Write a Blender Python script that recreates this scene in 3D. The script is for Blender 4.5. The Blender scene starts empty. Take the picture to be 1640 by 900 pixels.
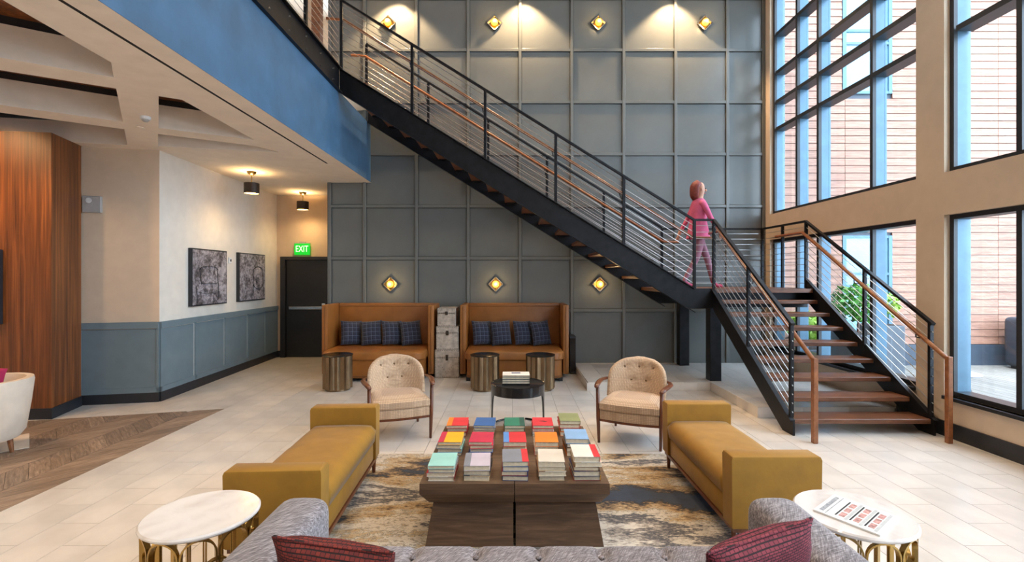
import bpy, bmesh, math, random
from mathutils import Vector, Matrix, noise
random.seed(7)
S = bpy.context.scene
COL = S.collection

# ------------------------------------------------------------------ camera
FPX, VX, VY, H = 774.0, 820.0, 443.0, 1.7       # focal in px, principal point, eye height
cam_d = bpy.data.cameras.new('camera'); cam = bpy.data.objects.new('camera', cam_d)
COL.objects.link(cam); S.camera = cam
cam.location = (0, 0, H); cam.rotation_euler = (math.pi/2, 0, 0)
cam_d.sensor_width = 36; cam_d.lens = FPX/1640*36
cam_d.shift_x = 0.0; cam_d.shift_y = (VY-450)/1640
cam_d.clip_start = 0.05; cam_d.clip_end = 200
# ------------------------------------------------------------------ world, sun, exposure
W = bpy.data.worlds.new('world'); S.world = W; W.use_nodes = True
bg = W.node_tree.nodes['Background']
bg.inputs[0].default_value = (0.70, 0.85, 1.0, 1); bg.inputs[1].default_value = 11.0
sd = bpy.data.lights.new('sun', 'SUN'); sd.energy = 3.5; sd.angle = math.radians(4); sd.color = (1, .95, .88)
sun = bpy.data.objects.new('sun', sd); COL.objects.link(sun)
sun.rotation_euler = Vector((0.45, 0.62, -1.0)).to_track_quat('-Z', 'Y').to_euler()
S.view_settings.view_transform = 'Standard'; S.view_settings.look = 'None'
S.view_settings.exposure = 0.0; S.view_settings.gamma = 1.0
S.view_settings.use_curve_mapping = False
S.cycles.max_bounces = 8; S.cycles.diffuse_bounces = 4; S.cycles.glossy_bounces = 3
S.cycles.transparent_max_bounces = 12; S.cycles.sample_clamp_indirect = 6.0
S.cycles.caustics_reflective = False; S.cycles.caustics_refractive = False

# ------------------------------------------------------------------ helpers: position
def fl(x, y, z=0.0):                 # pixel on a horizontal plane at height z -> (X, Y)
    d = FPX*(H-z)/(y-VY); return ((x-VX)*d/FPX, d)
def at(x, y, d):                     # pixel on the frontal plane at distance d -> (X, Z)
    return ((x-VX)*d/FPX, H+(VY-y)*d/FPX)
# ------------------------------------------------------------------ helpers: materials
def lin(c):
    return tuple(((v/255)/12.92 if v/255 <= .04045 else ((v/255+.055)/1.055)**2.4) for v in c)+(1,)
MATS = {}
def base(name):
    m = bpy.data.materials.new(name); m.use_nodes = True
    nt = m.node_tree; p = nt.nodes['Principled BSDF']
    MATS[name] = m
    return m, nt, p
def node(nt, t, **kw):
    n = nt.nodes.new(t)
    for k, v in kw.items(): setattr(n, k, v)
    return n
def coords(nt, scale=(1,1,1), rot=(0,0,0), kind='Object'):
    tc = node(nt, 'ShaderNodeTexCoord'); mp = node(nt, 'ShaderNodeMapping')
    mp.inputs['Scale'].default_value = scale
    src = tc.outputs[kind]
    if any(rot):                      # turn first, then stretch
        m0 = node(nt, 'ShaderNodeMapping'); m0.inputs['Rotation'].default_value = rot
        nt.links.new(src, m0.inputs[0]); src = m0.outputs[0]
    nt.links.new(src, mp.inputs[0]); return mp.outputs[0]
def ramp(nt, fac, stops, interp='LINEAR'):
    r = node(nt, 'ShaderNodeValToRGB'); cr = r.color_ramp; cr.interpolation = interp
    while len(cr.elements) < len(stops): cr.elements.new(.5)
    for e, (p, c) in zip(cr.elements, stops): e.position = p; e.color = lin(c)
    nt.links.new(fac, r.inputs[0]); return r.outputs[0]
def noise_tex(nt, vec, scale, detail=4, rough=.55, dist=0):
    n = node(nt, 'ShaderNodeTexNoise'); n.inputs['Scale'].default_value = scale
    n.inputs['Detail'].default_value = detail; n.inputs['Roughness'].default_value = rough
    n.inputs['Distortion'].default_value = dist
    nt.links.new(vec, n.inputs['Vector']); return n.outputs[0]
def mixc(nt, fac, a, b, mode='MIX'):
    m = node(nt, 'ShaderNodeMix', data_type='RGBA', blend_type=mode)
    if isinstance(fac, (int, float)): m.inputs[0].default_value = fac
    else: nt.links.new(fac, m.inputs[0])
    for i, v in ((6, a), (7, b)):
        if isinstance(v, tuple): m.inputs[i].default_value = v
        else: nt.links.new(v, m.inputs[i])
    return m.outputs[2]
def mathn(nt, op, a, b=0.0):
    m = node(nt, 'ShaderNodeMath', operation=op)
    for i, v in ((0, a), (1, b)):
        if isinstance(v, (int, float)): m.inputs[i].default_value = v
        else: nt.links.new(v, m.inputs[i])
    return m.outputs[0]
def bump(nt, p, h, strength=.2, dist=.01):
    b = node(nt, 'ShaderNodeBump'); b.inputs['Strength'].default_value = strength; b.inputs['Distance'].default_value = dist
    nt.links.new(h, b.inputs['Height']); nt.links.new(b.outputs[0], p.inputs['Normal'])
def objrand(nt): return node(nt, 'ShaderNodeObjectInfo').outputs['Random']
def plain(name, c, rough=.5, metal=0, var=.06, scale=6, bmp=0, bscale=60, vary=0, coat=0, sheen=0, emit=None, es=0):
    if name in MATS: return MATS[name]
    m, nt, p = base(name)
    v = coords(nt); n = noise_tex(nt, v, scale)
    lo = tuple(x*(1-var) for x in c); hi = tuple(min(255, x*(1+var)) for x in c)
    col = ramp(nt, n, [(.3, lo), (.7, hi)])
    if vary:
        hs = node(nt, 'ShaderNodeHueSaturation'); nt.links.new(col, hs.inputs['Color'])
        nt.links.new(mathn(nt, 'ADD', mathn(nt, 'MULTIPLY', objrand(nt), vary), 1-vary/2), hs.inputs['Value']); col = hs.outputs[0]
    nt.links.new(col, p.inputs['Base Color'])
    p.inputs['Roughness'].default_value = rough; p.inputs['Metallic'].default_value = metal
    if coat: p.inputs['Coat Weight'].default_value = coat
    if sheen: p.inputs['Sheen Weight'].default_value = sheen; p.inputs['Sheen Roughness'].default_value = .4
    if bmp: bump(nt, p, noise_tex(nt, v, bscale, 3), bmp)
    if emit: p.inputs['Emission Color'].default_value = lin(emit); p.inputs['Emission Strength'].default_value = es
    return m
def wood(name, c1, c2, scale=(14, 14, 1.2), rough=.4, vary=.25, kind='Object', rot=(0,0,0), coat=0):
    m, nt, p = base(name)
    v = coords(nt, scale, rot, kind)
    off = node(nt, 'ShaderNodeVectorMath', operation='ADD'); nt.links.new(v, off.inputs[0])
    comb = node(nt, 'ShaderNodeCombineXYZ'); r = mathn(nt, 'MULTIPLY', objrand(nt), 37.0)
    for i in range(3): nt.links.new(r, comb.inputs[i])
    nt.links.new(comb.outputs[0], off.inputs[1])
    n = noise_tex(nt, off.outputs[0], 2.2, 7, .62, .6)
    col = ramp(nt, n, [(.3, c1), (.52, tuple((a+b)/2 for a, b in zip(c1, c2))), (.72, c2)])
    hs = node(nt, 'ShaderNodeHueSaturation'); nt.links.new(col, hs.inputs['Color'])
    nt.links.new(mathn(nt, 'ADD', mathn(nt, 'MULTIPLY', objrand(nt), vary), 1-vary/2), hs.inputs['Value'])
    nt.links.new(hs.outputs[0], p.inputs['Base Color'])
    p.inputs['Roughness'].default_value = rough
    if coat: p.inputs['Coat Weight'].default_value = coat; p.inputs['Coat Roughness'].default_value = .2
    bump(nt, p, n, .08)
    return m
def glassy(name, tint=(.95, .98, 1, 1), refl=.9):
    m = bpy.data.materials.new(name); m.use_nodes = True; nt = m.node_tree; nt.nodes.clear()
    o = node(nt, 'ShaderNodeOutputMaterial'); t = node(nt, 'ShaderNodeBsdfTransparent'); g = node(nt, 'ShaderNodeBsdfGlossy')
    t.inputs[0].default_value = tint; g.inputs['Roughness'].default_value = .02; g.inputs[0].default_value = (refl, refl, refl, 1)
    lw = node(nt, 'ShaderNodeLayerWeight'); lw.inputs[0].default_value = .5      # same on both faces of the pane
    f = mathn(nt, 'ADD', mathn(nt, 'MULTIPLY', mathn(nt, 'POWER', lw.outputs['Facing'], 4.5), .7), .03)
    mx = node(nt, 'ShaderNodeMixShader'); nt.links.new(f, mx.inputs[0])
    nt.links.new(t.outputs[0], mx.inputs[1]); nt.links.new(g.outputs[0], mx.inputs[2]); nt.links.new(mx.outputs[0], o.inputs[0])
    MATS[name] = m; return m

# ------------------------------------------------------------------ helpers: meshes
def box(bm, x0, x1, y0, y1, z0, z1, bev=0, seg=2):
    r = bmesh.ops.create_cube(bm, size=1)
    vs = r['verts']
    for v in vs:
        v.co = Vector((x0+(v.co.x+.5)*(x1-x0), y0+(v.co.y+.5)*(y1-y0), z0+(v.co.z+.5)*(z1-z0)))
    if bev:
        es = list({e for v in vs for e in v.link_edges})
        bmesh.ops.bevel(bm, geom=es, offset=bev, segments=seg, profile=.5, affect='EDGES')
def loft(bm, rings, caps=True, closed=True):
    rows = [[bm.verts.new(p) for p in r] for r in rings]
    n = len(rows[0])
    for a, b in zip(rows[:-1], rows[1:]):
        for i in range(n if closed else n-1):
            j = (i+1) % n
            try: bm.faces.new((a[i], a[j], b[j], b[i]))
            except ValueError: pass
    if caps and closed:
        for r in (rows[0][::-1], rows[-1]):
            try: bm.faces.new(r)
            except ValueError: pass
def prism(bm, poly, axis, a, b):
    """poly in the two other axes (order kept), extruded along axis from a to b"""
    def mk(u, v, w):
        return {'X': (w, u, v), 'Y': (u, w, v), 'Z': (u, v, w)}[axis]
    loft(bm, [[mk(u, v, a) for u, v in poly], [mk(u, v, b) for u, v in poly]])
def tube(bm, pts, r, n=8, flat=1.0):
    pts = [Vector(p) for p in pts]; rings = []
    ref = None
    for i, p in enumerate(pts):
        t = (pts[min(i+1, len(pts)-1)]-pts[max(i-1, 0)]).normalized()
        up = Vector((0, 0, 1)) if abs(t.z) < .95 else Vector((0, 1, 0))
        if ref is None: a = t.cross(up).normalized()
        else:
            a = (ref - t*ref.dot(t)).normalized()
        ref = a; b = t.cross(a).normalized()
        rr = r[i] if isinstance(r, (list, tuple)) else r
        rings.append([p + a*rr*math.cos(2*math.pi*k/n) + b*rr*flat*math.sin(2*math.pi*k/n) for k in range(n)])
    loft(bm, rings)
def bar(bm, p, q, w, h):
    """rectangular bar from p to q, w across (horizontal), h the other way"""
    p, q = Vector(p), Vector(q); t = (q-p).normalized()
    up = Vector((0, 0, 1)) if abs(t.z) < .98 else Vector((0, 1, 0))
    a = t.cross(up).normalized(); b = a.cross(t).normalized()
    loft(bm, [[o+a*sx*w/2+b*sz*h/2 for sx, sz in ((-1,-1),(1,-1),(1,1),(-1,1))] for o in (p, q)])
def lathe(bm, prof, n=32, c=(0,0), caps=True):
    rings = [[(c[0]+r*math.cos(2*math.pi*k/n), c[1]+r*math.sin(2*math.pi*k/n), z) for k in range(n)] for r, z in prof]
    loft(bm, rings, caps)
def sphere(bm, c, r, s=(1,1,1), u=16, v=10):
    bmesh.ops.create_uvsphere(bm, u_segments=u, v_segments=v, radius=1, matrix=Matrix.Translation(c) @ Matrix.Diagonal((r*s[0], r*s[1], r*s[2], 1)))
def new():
    return bmesh.new()
def obj(name, bm, mat, parent=None, smooth=False, loc=None, rot=None):
    me = bpy.data.meshes.new(name)
    bmesh.ops.recalc_face_normals(bm, faces=bm.faces[:]); bm.to_mesh(me); bm.free()
    if smooth:
        for p in me.polygons: p.use_smooth = True
        if smooth == 'auto':
            me.set_sharp_from_angle(angle=math.radians(38))
    o = bpy.data.objects.new(name, me); COL.objects.link(o)
    me.materials.append(MATS[mat] if isinstance(mat, str) else mat)
    if parent: o.parent = parent
    if loc is not None: o.location = loc
    if rot is not None: o.rotation_euler = (0, 0, rot)
    return o
def inst(src, parent=None, loc=None, rot=None):
    o = src.copy(); COL.objects.link(o); o.parent = parent if parent else src.parent
    if loc is not None: o.location = loc
    if rot is not None: o.rotation_euler = rot
    return o
def bx(name, dims, mat, parent=None, bev=0, smooth=False):
    bm = new(); box(bm, *dims, bev); return obj(name, bm, mat, parent, smooth)
def struct(o): o['kind'] = 'structure'; return o
def tag(o, label, cat, group=None):
    o['label'] = label; o['category'] = cat
    if group: o['group'] = group
    return o
def thing(name, label, cat, loc=(0,0,0), rz=0, group=None):
    o = bpy.data.objects.new(name, None); COL.objects.link(o); o.empty_display_size = .1
    o.location = loc; o.rotation_euler = (0, 0, rz); return tag(o, label, cat, group)
def copy_tree(o, parent=None):
    c = o.copy(); COL.objects.link(c); c.parent = parent
    for ch in list(o.children): copy_tree(ch, c)
    return c
def lamp(name, kind, energy, color, parent, loc, size=.1, spot=None, blend=.5, target=None):
    d = bpy.data.lights.new(name, kind); d.energy = energy; d.color = color
    if kind == 'AREA': d.shape = 'DISK'; d.size = size
    else: d.shadow_soft_size = size
    if spot: d.spot_size = math.radians(spot); d.spot_blend = blend
    o = bpy.data.objects.new(name, d); COL.objects.link(o); o.parent = parent; o.location = loc
    if target is not None: o.rotation_euler = Vector(target).to_track_quat('-Z', 'Y').to_euler()
    return o
def clip(poly, nx, ny, c):            # keep nx*x+ny*y <= c
    out = []
    for i in range(len(poly)):
        a, b = poly[i], poly[(i+1) % len(poly)]
        da, db = nx*a[0]+ny*a[1]-c, nx*b[0]+ny*b[1]-c
        if da <= 0: out.append(a)
        if (da < 0 < db) or (db < 0 < da):
            t = da/(da-db); out.append((a[0]+t*(b[0]-a[0]), a[1]+t*(b[1]-a[1])))
    return out
def area2(poly):
    return abs(sum(poly[i][0]*poly[(i+1) % len(poly)][1]-poly[(i+1) % len(poly)][0]*poly[i][1] for i in range(len(poly))))/2 if len(poly) > 2 else 0

# ------------------------------------------------------------------ materials
plain('plaster', (226, 217, 205), .8, var=.02, bmp=.05, bscale=150)
plain('plaster_tan', (206, 184, 160), .8, var=.02, bmp=.05, bscale=150)
plain('ceiling_paint', (236, 224, 210), .85, var=.02)
plain('blue_paint', (68, 100, 128), .55, var=.08, scale=3)
plain('grey_paint', (108, 111, 109), .24, var=.03, scale=2)
plain('grey_groove_shade', (70, 72, 72), .5, var=.03, scale=2)  # wall base darkened to put shade into the grooves around the panels
plain('wainscot_paint', (108, 124, 132), .42, var=.03)
plain('black_trim', (36, 37, 42), .45, var=.1)
plain('blackened_steel', (30, 30, 33), .42, .6, var=.2, scale=9)
plain('window_frame_metal', (44, 46, 50), .4, .3, var=.08)
plain('sky_tinted_metal', (72, 102, 122), .35, .3, var=.05)  # blue of the reflected sky put into the metal colour
plain('cable_steel', (200, 198, 195), .3, 1.0, var=.02)
plain('dark_void', (12, 11, 11), .9)
plain('grout', (150, 143, 136), .9)
plain('tile', (212, 204, 196), .3, var=.05, scale=3, vary=.09, coat=.15)
plain('deck_grout', (90, 92, 96), .9)
wood('chevron_wood_a', (112, 92, 76), (182, 158, 136), (3, 26, 1), .42, .45, rot=(0, 0, -math.pi/4))
wood('chevron_wood_b', (104, 86, 72), (170, 148, 128), (3, 26, 1), .42, .5, rot=(0, 0, math.pi/4))
wood('stair_wood', (84, 52, 36), (142, 92, 62), (2, 18, 18), .35, .2)
wood('rail_wood', (112, 66, 38), (164, 104, 62), (6, 6, 6), .35, .1)
wood('panel_wood', (74, 40, 20), (158, 92, 44), (12, 12, .35), .4, .05)
wood('table_wood', (74, 55, 42), (122, 94, 72), (1.6, 18, 18), .38, .08)
wood('chair_wood', (76, 40, 24), (124, 70, 42), (8, 8, 3), .32, .1)
wood('siding_wood', (120, 82, 66), (168, 126, 106), (1.2, 20, 20), .6, .22)
wood('deck_wood', (112, 108, 102), (150, 145, 138), (18, 1.2, 18), .6, .12)
plain('leather', (148, 92, 40), .42, var=.07, scale=5, bmp=.12, bscale=180)
plain('leather_trim', (120, 74, 34), .4, var=.1)
plain('velvet_mustard', (150, 107, 26), .8, var=.05, scale=9, sheen=.12, bmp=.05)
plain('bronze', (134, 112, 86), .28, .95, var=.1, scale=4)
plain('bronze_top', (44, 40, 36), .25, .6)
plain('brass', (176, 144, 84), .25, 1.0, var=.06)
plain('table_black', (34, 34, 36), .22, .2, var=.15, scale=8, coat=.3)
plain('pages', (216, 200, 172), .8, var=.06, scale=60)
plain('dark_button', (120, 92, 66), .5)
plain('cream_fabric', (216, 200, 182), .9, var=.04, bmp=.1, bscale=200)
plain('magenta_fabric', (160, 24, 74), .8, var=.1)
plain('white_plastic', (216, 218, 220), .4)
plain('grey_plastic', (168, 166, 164), .45)
plain('trunk_canvas', (178, 164, 150), .6, .15, var=.14, scale=14)
plain('rivet', (70, 62, 56), .4, .8)
plain('paper', (224, 224, 220), .8, var=.02)
plain('ink', (40, 40, 46), .8)
plain('newsprint_pink', (176, 132, 126), .8, var=.3, scale=60)
plain('newsprint_grey', (150, 152, 156), .8, var=.2, scale=80)
plain('planter', (70, 76, 84), .6)
plain('cabinet_dark', (54, 62, 74), .5)
plain('cabinet_front', (176, 172, 178), .5)
plain('soil', (50, 38, 30), .95)
plain('leaf', (70, 128, 44), .5, var=.3, scale=5)
plain('leaf_bright', (140, 176, 60), .5, var=.25, scale=5)
plain('white_light', (255, 236, 206), .4, emit=(255, 214, 150), es=9)
plain('lamp_warm', (255, 220, 160), .4, emit=(255, 196, 112), es=16)
plain('bulb', (255, 220, 160), .4, emit=(255, 186, 90), es=30)
plain('lamp_dark', (54, 42, 34), .5, .3)
plain('exit_green', (10, 150, 40), .4, emit=(0, 220, 50), es=.75)
plain('exit_letter', (220, 255, 225), .4, emit=(225, 255, 230), es=.9)
plain('screen', (8, 8, 10), .15)
plain('door_paint', (34, 35, 38), .4, var=.08)
plain('chrome', (205, 205, 205), .2, 1.0)
plain('amber_glass', (255, 190, 90), .15, var=.25, scale=30, emit=(255, 160, 50), es=3.2)
glassy('glass')
glassy('dark_glass', (.35, .45, .5, 1))
plain('ext_glass', (120, 160, 180), .08, .2, var=.1, scale=1)
plain('skin', (198, 148, 124), .6); plain('hair', (120, 52, 44), .6, var=.2, scale=30)
plain('pink_top', (206, 96, 136), .85, var=.08); plain('trousers', (150, 104, 122), .85, var=.08); plain('shoe', (190, 60, 96), .6)

def m_marble():
    m, nt, p = base('marble'); v = coords(nt, (1, 1, 1), (0, 0, .7))
    n = noise_tex(nt, v, 3.5, 6, .6, 1.6)
    w = node(nt, 'ShaderNodeTexWave'); w.inputs['Scale'].default_value = 2.6; w.inputs['Distortion'].default_value = 6; w.inputs['Detail'].default_value = 3
    nt.links.new(v, w.inputs[0])
    c = mixc(nt, w.outputs[1], ramp(nt, n, [(.3, (206, 196, 190)), (.7, (232, 228, 226))]), lin((226, 220, 216)))
    nt.links.new(c, p.inputs['Base Color']); p.inputs['Roughness'].default_value = .14
m_marble()
def m_lines(name, c0, lines, rough=.9, sheen=.2, bmp=.1, noise_amt=.2):
    """woven cloth: list of (axis, scale, width, colour, strength)"""
    m, nt, p = base(name); tc = node(nt, 'ShaderNodeTexCoord'); sep = node(nt, 'ShaderNodeSeparateXYZ')
    nt.links.new(tc.outputs['Object'], sep.inputs[0])
    n = noise_tex(nt, tc.outputs['Object'], 90, 2)
    col = ramp(nt, n, [(.3, tuple(x*(1-noise_amt) for x in c0)), (.7, tuple(min(255, x*(1+noise_amt)) for x in c0))])
    for ax, sc, wd, c, st in lines:
        fr = mathn(nt, 'FRACT', mathn(nt, 'ADD', mathn(nt, 'MULTIPLY', sep.outputs[ax], sc), 50.0))
        k = mathn(nt, 'MULTIPLY', mathn(nt, 'LESS_THAN', fr, wd), st)
        col = mixc(nt, k, col, lin(c))
    nt.links.new(col, p.inputs['Base Color']); p.inputs['Roughness'].default_value = rough
    p.inputs['Sheen Weight'].default_value = sheen
    bump(nt, p, n, bmp)
m_lines('plaid', (42, 46, 64), [(0, 14, .5, (30, 30, 42), .5), (2, 14, .5, (34, 34, 48), .5), (0, 14, .09, (104, 112, 134), .6), (2, 14, .09, (104, 112, 134), .6)])
m_lines('chair_cloth', (206, 178, 148), [(0, 62, .42, (150, 118, 92), .55), (2, 62, .42, (160, 128, 100), .45), (1, 62, .42, (160, 128, 100), .35)], noise_amt=.08)
def m_tweed():
    m, nt, p = base('tweed')
    a = noise_tex(nt, coords(nt, (140, 9, 60), (0, 0, .5)), 1.6, 3, .7); b = noise_tex(nt, coords(nt, (10, 120, 60), (0, 0, -.4)), 1.6, 3, .7)
    n = mathn(nt, 'MULTIPLY', mathn(nt, 'ADD', a, b), .5)
    nt.links.new(ramp(nt, n, [(.38, (74, 66, 68)), (.5, (126, 118, 120)), (.62, (176, 168, 170))]), p.inputs['Base Color'])
    p.inputs['Roughness'].default_value = .95; p.inputs['Sheen Weight'].default_value = .2; bump(nt, p, n, .25, .004)
m_tweed()
def m_weave(name, c1, c2, dark, rows=46):
    m, nt, p = base(name); v = coords(nt, (1, 1, 1), (math.pi/2, 0, 0))
    bt = node(nt, 'ShaderNodeTexBrick'); nt.links.new(v, bt.inputs[0])
    bt.inputs['Color1'].default_value = lin(c1); bt.inputs['Color2'].default_value = lin(c2); bt.inputs['Mortar'].default_value = lin(dark)
    bt.inputs['Scale'].default_value = 1; bt.inputs['Brick Width'].default_value = .017; bt.inputs['Row Height'].default_value = .0075
    bt.inputs['Mortar Size'].default_value = .0013; bt.inputs['Mortar Smooth'].default_value = .4
    nt.links.new(bt.outputs[0], p.inputs['Base Color']); p.inputs['Roughness'].default_value = .75
    inv = mathn(nt, 'SUBTRACT', 1.0, bt.outputs[1]); bump(nt, p, inv, .6, .004)
m_weave('weave_rust', (132, 46, 34), (104, 34, 32), (34, 14, 16)); m_weave('weave_rose', (150, 62, 74), (122, 46, 60), (40, 16, 24))
def m_rug():
    m, nt, p = base('rug'); v = coords(nt, (.55, 1.5, 1))
    a = noise_tex(nt, v, .8, 9, .64, .25); f = noise_tex(nt, coords(nt, (5, 14, 1)), 5, 6, .7)
    k = mathn(nt, 'ADD', a, mathn(nt, 'MULTIPLY', mathn(nt, 'SUBTRACT', f, .5), .16))
    k = mathn(nt, 'ADD', mathn(nt, 'MULTIPLY', mathn(nt, 'SUBTRACT', k, .5), 1.7), .49)
    col = ramp(nt, k, [(.0, (40, 38, 40)), (.34, (58, 66, 80)), (.39, (52, 48, 46)), (.415, (122, 100, 76)), (.45, (168, 140, 102)), (.475, (190, 174, 148)), (.49, (66, 58, 54)), (.505, (200, 190, 174)), (.55, (184, 172, 156)), (.57, (96, 92, 92)), (.60, (74, 76, 82)), (.64, (146, 136, 126)), (.68, (204, 196, 184))])
    nt.links.new(col, p.inputs['Base Color']); p.inputs['Roughness'].default_value = 1; bump(nt, p, f, .3, .004)
m_rug()
def m_canvas(name, seed):
    m, nt, p = base(name); v = coords(nt, (1, 1, 1), (0, 0, seed))
    a = noise_tex(nt, v, 4.5+seed, 8, .7, .4); b = noise_tex(nt, v, 26, 5, .8)
    k = mathn(nt, 'ADD', mathn(nt, 'MULTIPLY', a, .55), mathn(nt, 'MULTIPLY', b, .45))
    nt.links.new(ramp(nt, k, [(.36, (24, 22, 24)), (.46, (96, 90, 94)), (.52, (150, 144, 150)), (.62, (196, 192, 198)), (.7, (120, 104, 92))]), p.inputs['Base Color'])
    p.inputs['Roughness'].default_value = .5; bump(nt, p, b, .3, .004)
m_canvas('canvas_pale', 0.3); m_canvas('canvas_dark', 1.9)

# ================================================================== THE SHELL
DW = 8.83; XR = 4.63; XF = -2.577; ZC = 3.42; ZH = 6.98; YB = -5.0; XLFT = -9.0
ZM = 4.80            # mezzanine walking level
# ---- floor: grout bed, white tiles in running bond, chevron wood field
floor = struct(bx('floor', (XLFT, XR+.3, YB, 10.5, -.12, -.006), 'grout'))
TW, TL = .285, .55; XE = -3.70
LA, LB = (-3.77, 6.2), (-5.8, 5.67)                       # far edge of the wood field
sl = (LA[1]-LB[1])/(LA[0]-LB[0]); lc = LA[1]-sl*LA[0]     # Y = sl*X + lc
def tile_mesh(name, poly, mat, parent, h0=-.006, h1=0.0, joint=.0035):
    cx = sum(p[0] for p in poly)/len(poly); cy = sum(p[1] for p in poly)/len(poly)
    bm = new(); q = [(p[0]-cx, p[1]-cy) for p in poly]; prism(bm, q, 'Z', h0, h1)
    return obj(name, bm, mat, parent, loc=(cx, cy, 0))
tiles = []
ci = 0
ncol0 = math.floor((XLFT-XE)/TW)
for c in range(ncol0, int((XR+.1-XE)/TW)+1):
    x0, x1 = XE+c*TW+.0018, XE+(c+1)*TW-.0018
    off = (TL/2 if c % 2 else 0)+.08
    y = YB+off-TL
    while y < 10.4:
        poly = [(x0, y+.0018), (x1, y+.0018), (x1, y+TL-.0018), (x0, y+TL-.0018)]
        y += TL
        if x1 <= XE+.01: poly = clip(poly, sl, -1, -lc)     # beyond the wood field only
        if x0 > XR: continue
        if area2(poly) < .004: continue
        tiles.append(poly)
def vis_rank(poly):
    cx = sum(p[0] for p in poly)/len(poly); cy = sum(p[1] for p in poly)/len(poly)
    if cy < 1.5: return 1e6
    x = VX+FPX*cx/cy; yy = VY+FPX*H/cy
    if x < -40 or x > 1680 or yy > 915: return 1e6
    if -1.5 < cx < 1.75 and 1.3 < cy < 4.5: return 1e5      # under the rug
    if 1.2 < cx and cy > 7.1 or (cx > 3 and cy > 5.75): return 1e5
    return cy
tiles.sort(key=vis_rank)
std = None
for poly in tiles[:300]:
    if len(poly) == 4 and abs(area2(poly)-(TW-.0036)*(TL-.0036)) < 1e-5:
        cx = sum(p[0] for p in poly)/4; cy = sum(p[1] for p in poly)/4
        if std is None: std = tile_mesh('floor_tile', poly, 'tile', floor)
        else: inst(std, floor, (cx, cy, 0))
    else: tile_mesh('floor_tile', poly, 'tile', floor)
bm = new()
for poly in tiles[300:]: prism(bm, poly, 'Z', -.006, 0)
o = obj('floor_tiles_far', bm, 'tile', floor); o['kind'] = 'stuff'
# chevron planks
BW, PP = .35, .2
std = {}
for b in range(0, 11):
    bx1 = XE-b*BW; bx0 = bx1-BW; s = 1 if b % 2 == 0 else -1
    y = 1.6
    while y < 7:
        poly = [(bx0+.003, y+.001), (bx1-.003, y+s*BW+.001), (bx1-.003, y+s*BW+PP-.003), (bx0+.003, y+PP-.003)]
        y += PP
        full = area2(poly)
        q = clip(poly, -sl, 1, lc)
        if area2(q) < .003: continue
        cx = sum(p[0] for p in q)/len(q); cy = sum(p[1] for p in q)/len(q)
        if cy < 2.2: continue
        if VX+FPX*cx/cy < -160: continue
        if abs(area2(q)-full) < 1e-6:
            if s in std: inst(std[s], floor, (cx, cy, 0))
            else: std[s] = tile_mesh('floor_plank', q, 'chevron_wood_a' if s > 0 else 'chevron_wood_b', floor)
        else: tile_mesh('floor_plank', q, 'chevron_wood_a' if s > 0 else 'chevron_wood_b', floor)
# ---- raised tiled platform under the stair
plat = struct(bx('floor_platform', (1.13, XR, 7.2, DW, 0.0, .118), 'grout'))
bx('platform_front_bed', (2.97, XR-.0, 5.83, 7.2, 0.0, .118), 'grout', plat)
def ptile(poly, z0, z1): tile_mesh('platform_tile', poly, 'tile', plat, z0, z1)
for c in range(-12, 14):
    x0, x1 = 1.13+c*TW+.002, 1.13+(c+1)*TW-.002
    for r in range(-1, 7):
        y0 = 5.81+r*TL+(TL/2 if c % 2 else 0); y1 = y0+TL-.004
        xa, xb = max(x0, 1.115), min(x1, XR-.005)
        for (lx, hx, ly, hy) in ((1.115, XR, 7.185, DW-.03), (2.955, XR, 5.815, 7.181)):
            a0, a1, b0, b1 = max(xa, lx), min(xb, hx), max(y0, ly), min(y1, hy)
            if a1-a0 > .03 and b1-b0 > .03: ptile([(a0, b0), (a1, b0), (a1, b1), (a0, b1)], .118, .13)
x = 1.115
while x < 2.94: bx('platform_riser_tile', (x+.002, min(x+TL, 2.955)-.002, 7.185, 7.199, .002, .117), 'tile', plat); x += TL
y = 5.815
while y < 7.15: bx('platform_riser_tile', (2.955, 2.969, y+.002, min(y+TL, 7.183)-.002, .002, .117), 'tile', plat); y += TL
y = 7.2
while y < 8.7: bx('platform_riser_tile', (1.115, 1.129, y+.002, min(y+TL, 8.8)-.002, .002, .117), 'tile', plat); y += TL
x = 2.955
while x < 4.6: bx('platform_riser_tile', (x+.002, min(x+TL, XR)-.002, 5.815, 5.829, .002, .117), 'tile', plat); x += TL

# ---- back wall: grid of painted panels and battens
XL0 = -3.36
wb = struct(bx('wall_back', (XL0, XR+.3, DW+.03, DW+.25, 0, ZH), 'grey_groove_shade'))
PX0 = (583.7-VX)*DW/FPX; PPX = 83.05*DW/FPX
vl = [XL0+.03]+[PX0+k*PPX for k in range(8)]+[XR-.03]
zs = [H+(VY-497)*DW/FPX+k*83.4*DW/FPX for k in range(-1, 8)]
zs[0] = .02
zs = [z for z in zs if z < ZH]+[ZH]
pan = {}
for i in range(len(vl)-1):
    for k in range(len(zs)-1):
        w, h = vl[i+1]-vl[i]-.068, zs[k+1]-zs[k]-.068
        key = (round(w, 3), round(h, 3)); loc = (vl[i]+.034+w/2, DW+.03, zs[k]+.034+h/2)
        if key in pan: inst(pan[key], wb, loc)
        else:
            bm = new(); box(bm, -w/2, w/2, -.012, 0, -h/2, h/2, .003, 1); pan[key] = obj('wall_panel', bm, 'grey_paint', wb, loc=loc)
for xv in vl: bx('batten', (xv-.027, xv+.027, DW-.014, DW+.03, 0, ZH), 'grey_paint', wb, .006)
for k, z in enumerate(zs[1:-1]):
    for i in range(len(vl)-1): bx('batten', (vl[i]+.027, vl[i+1]-.027, DW-.010, DW+.03, z-.027, z+.027), 'grey_paint', wb, .004)
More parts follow.
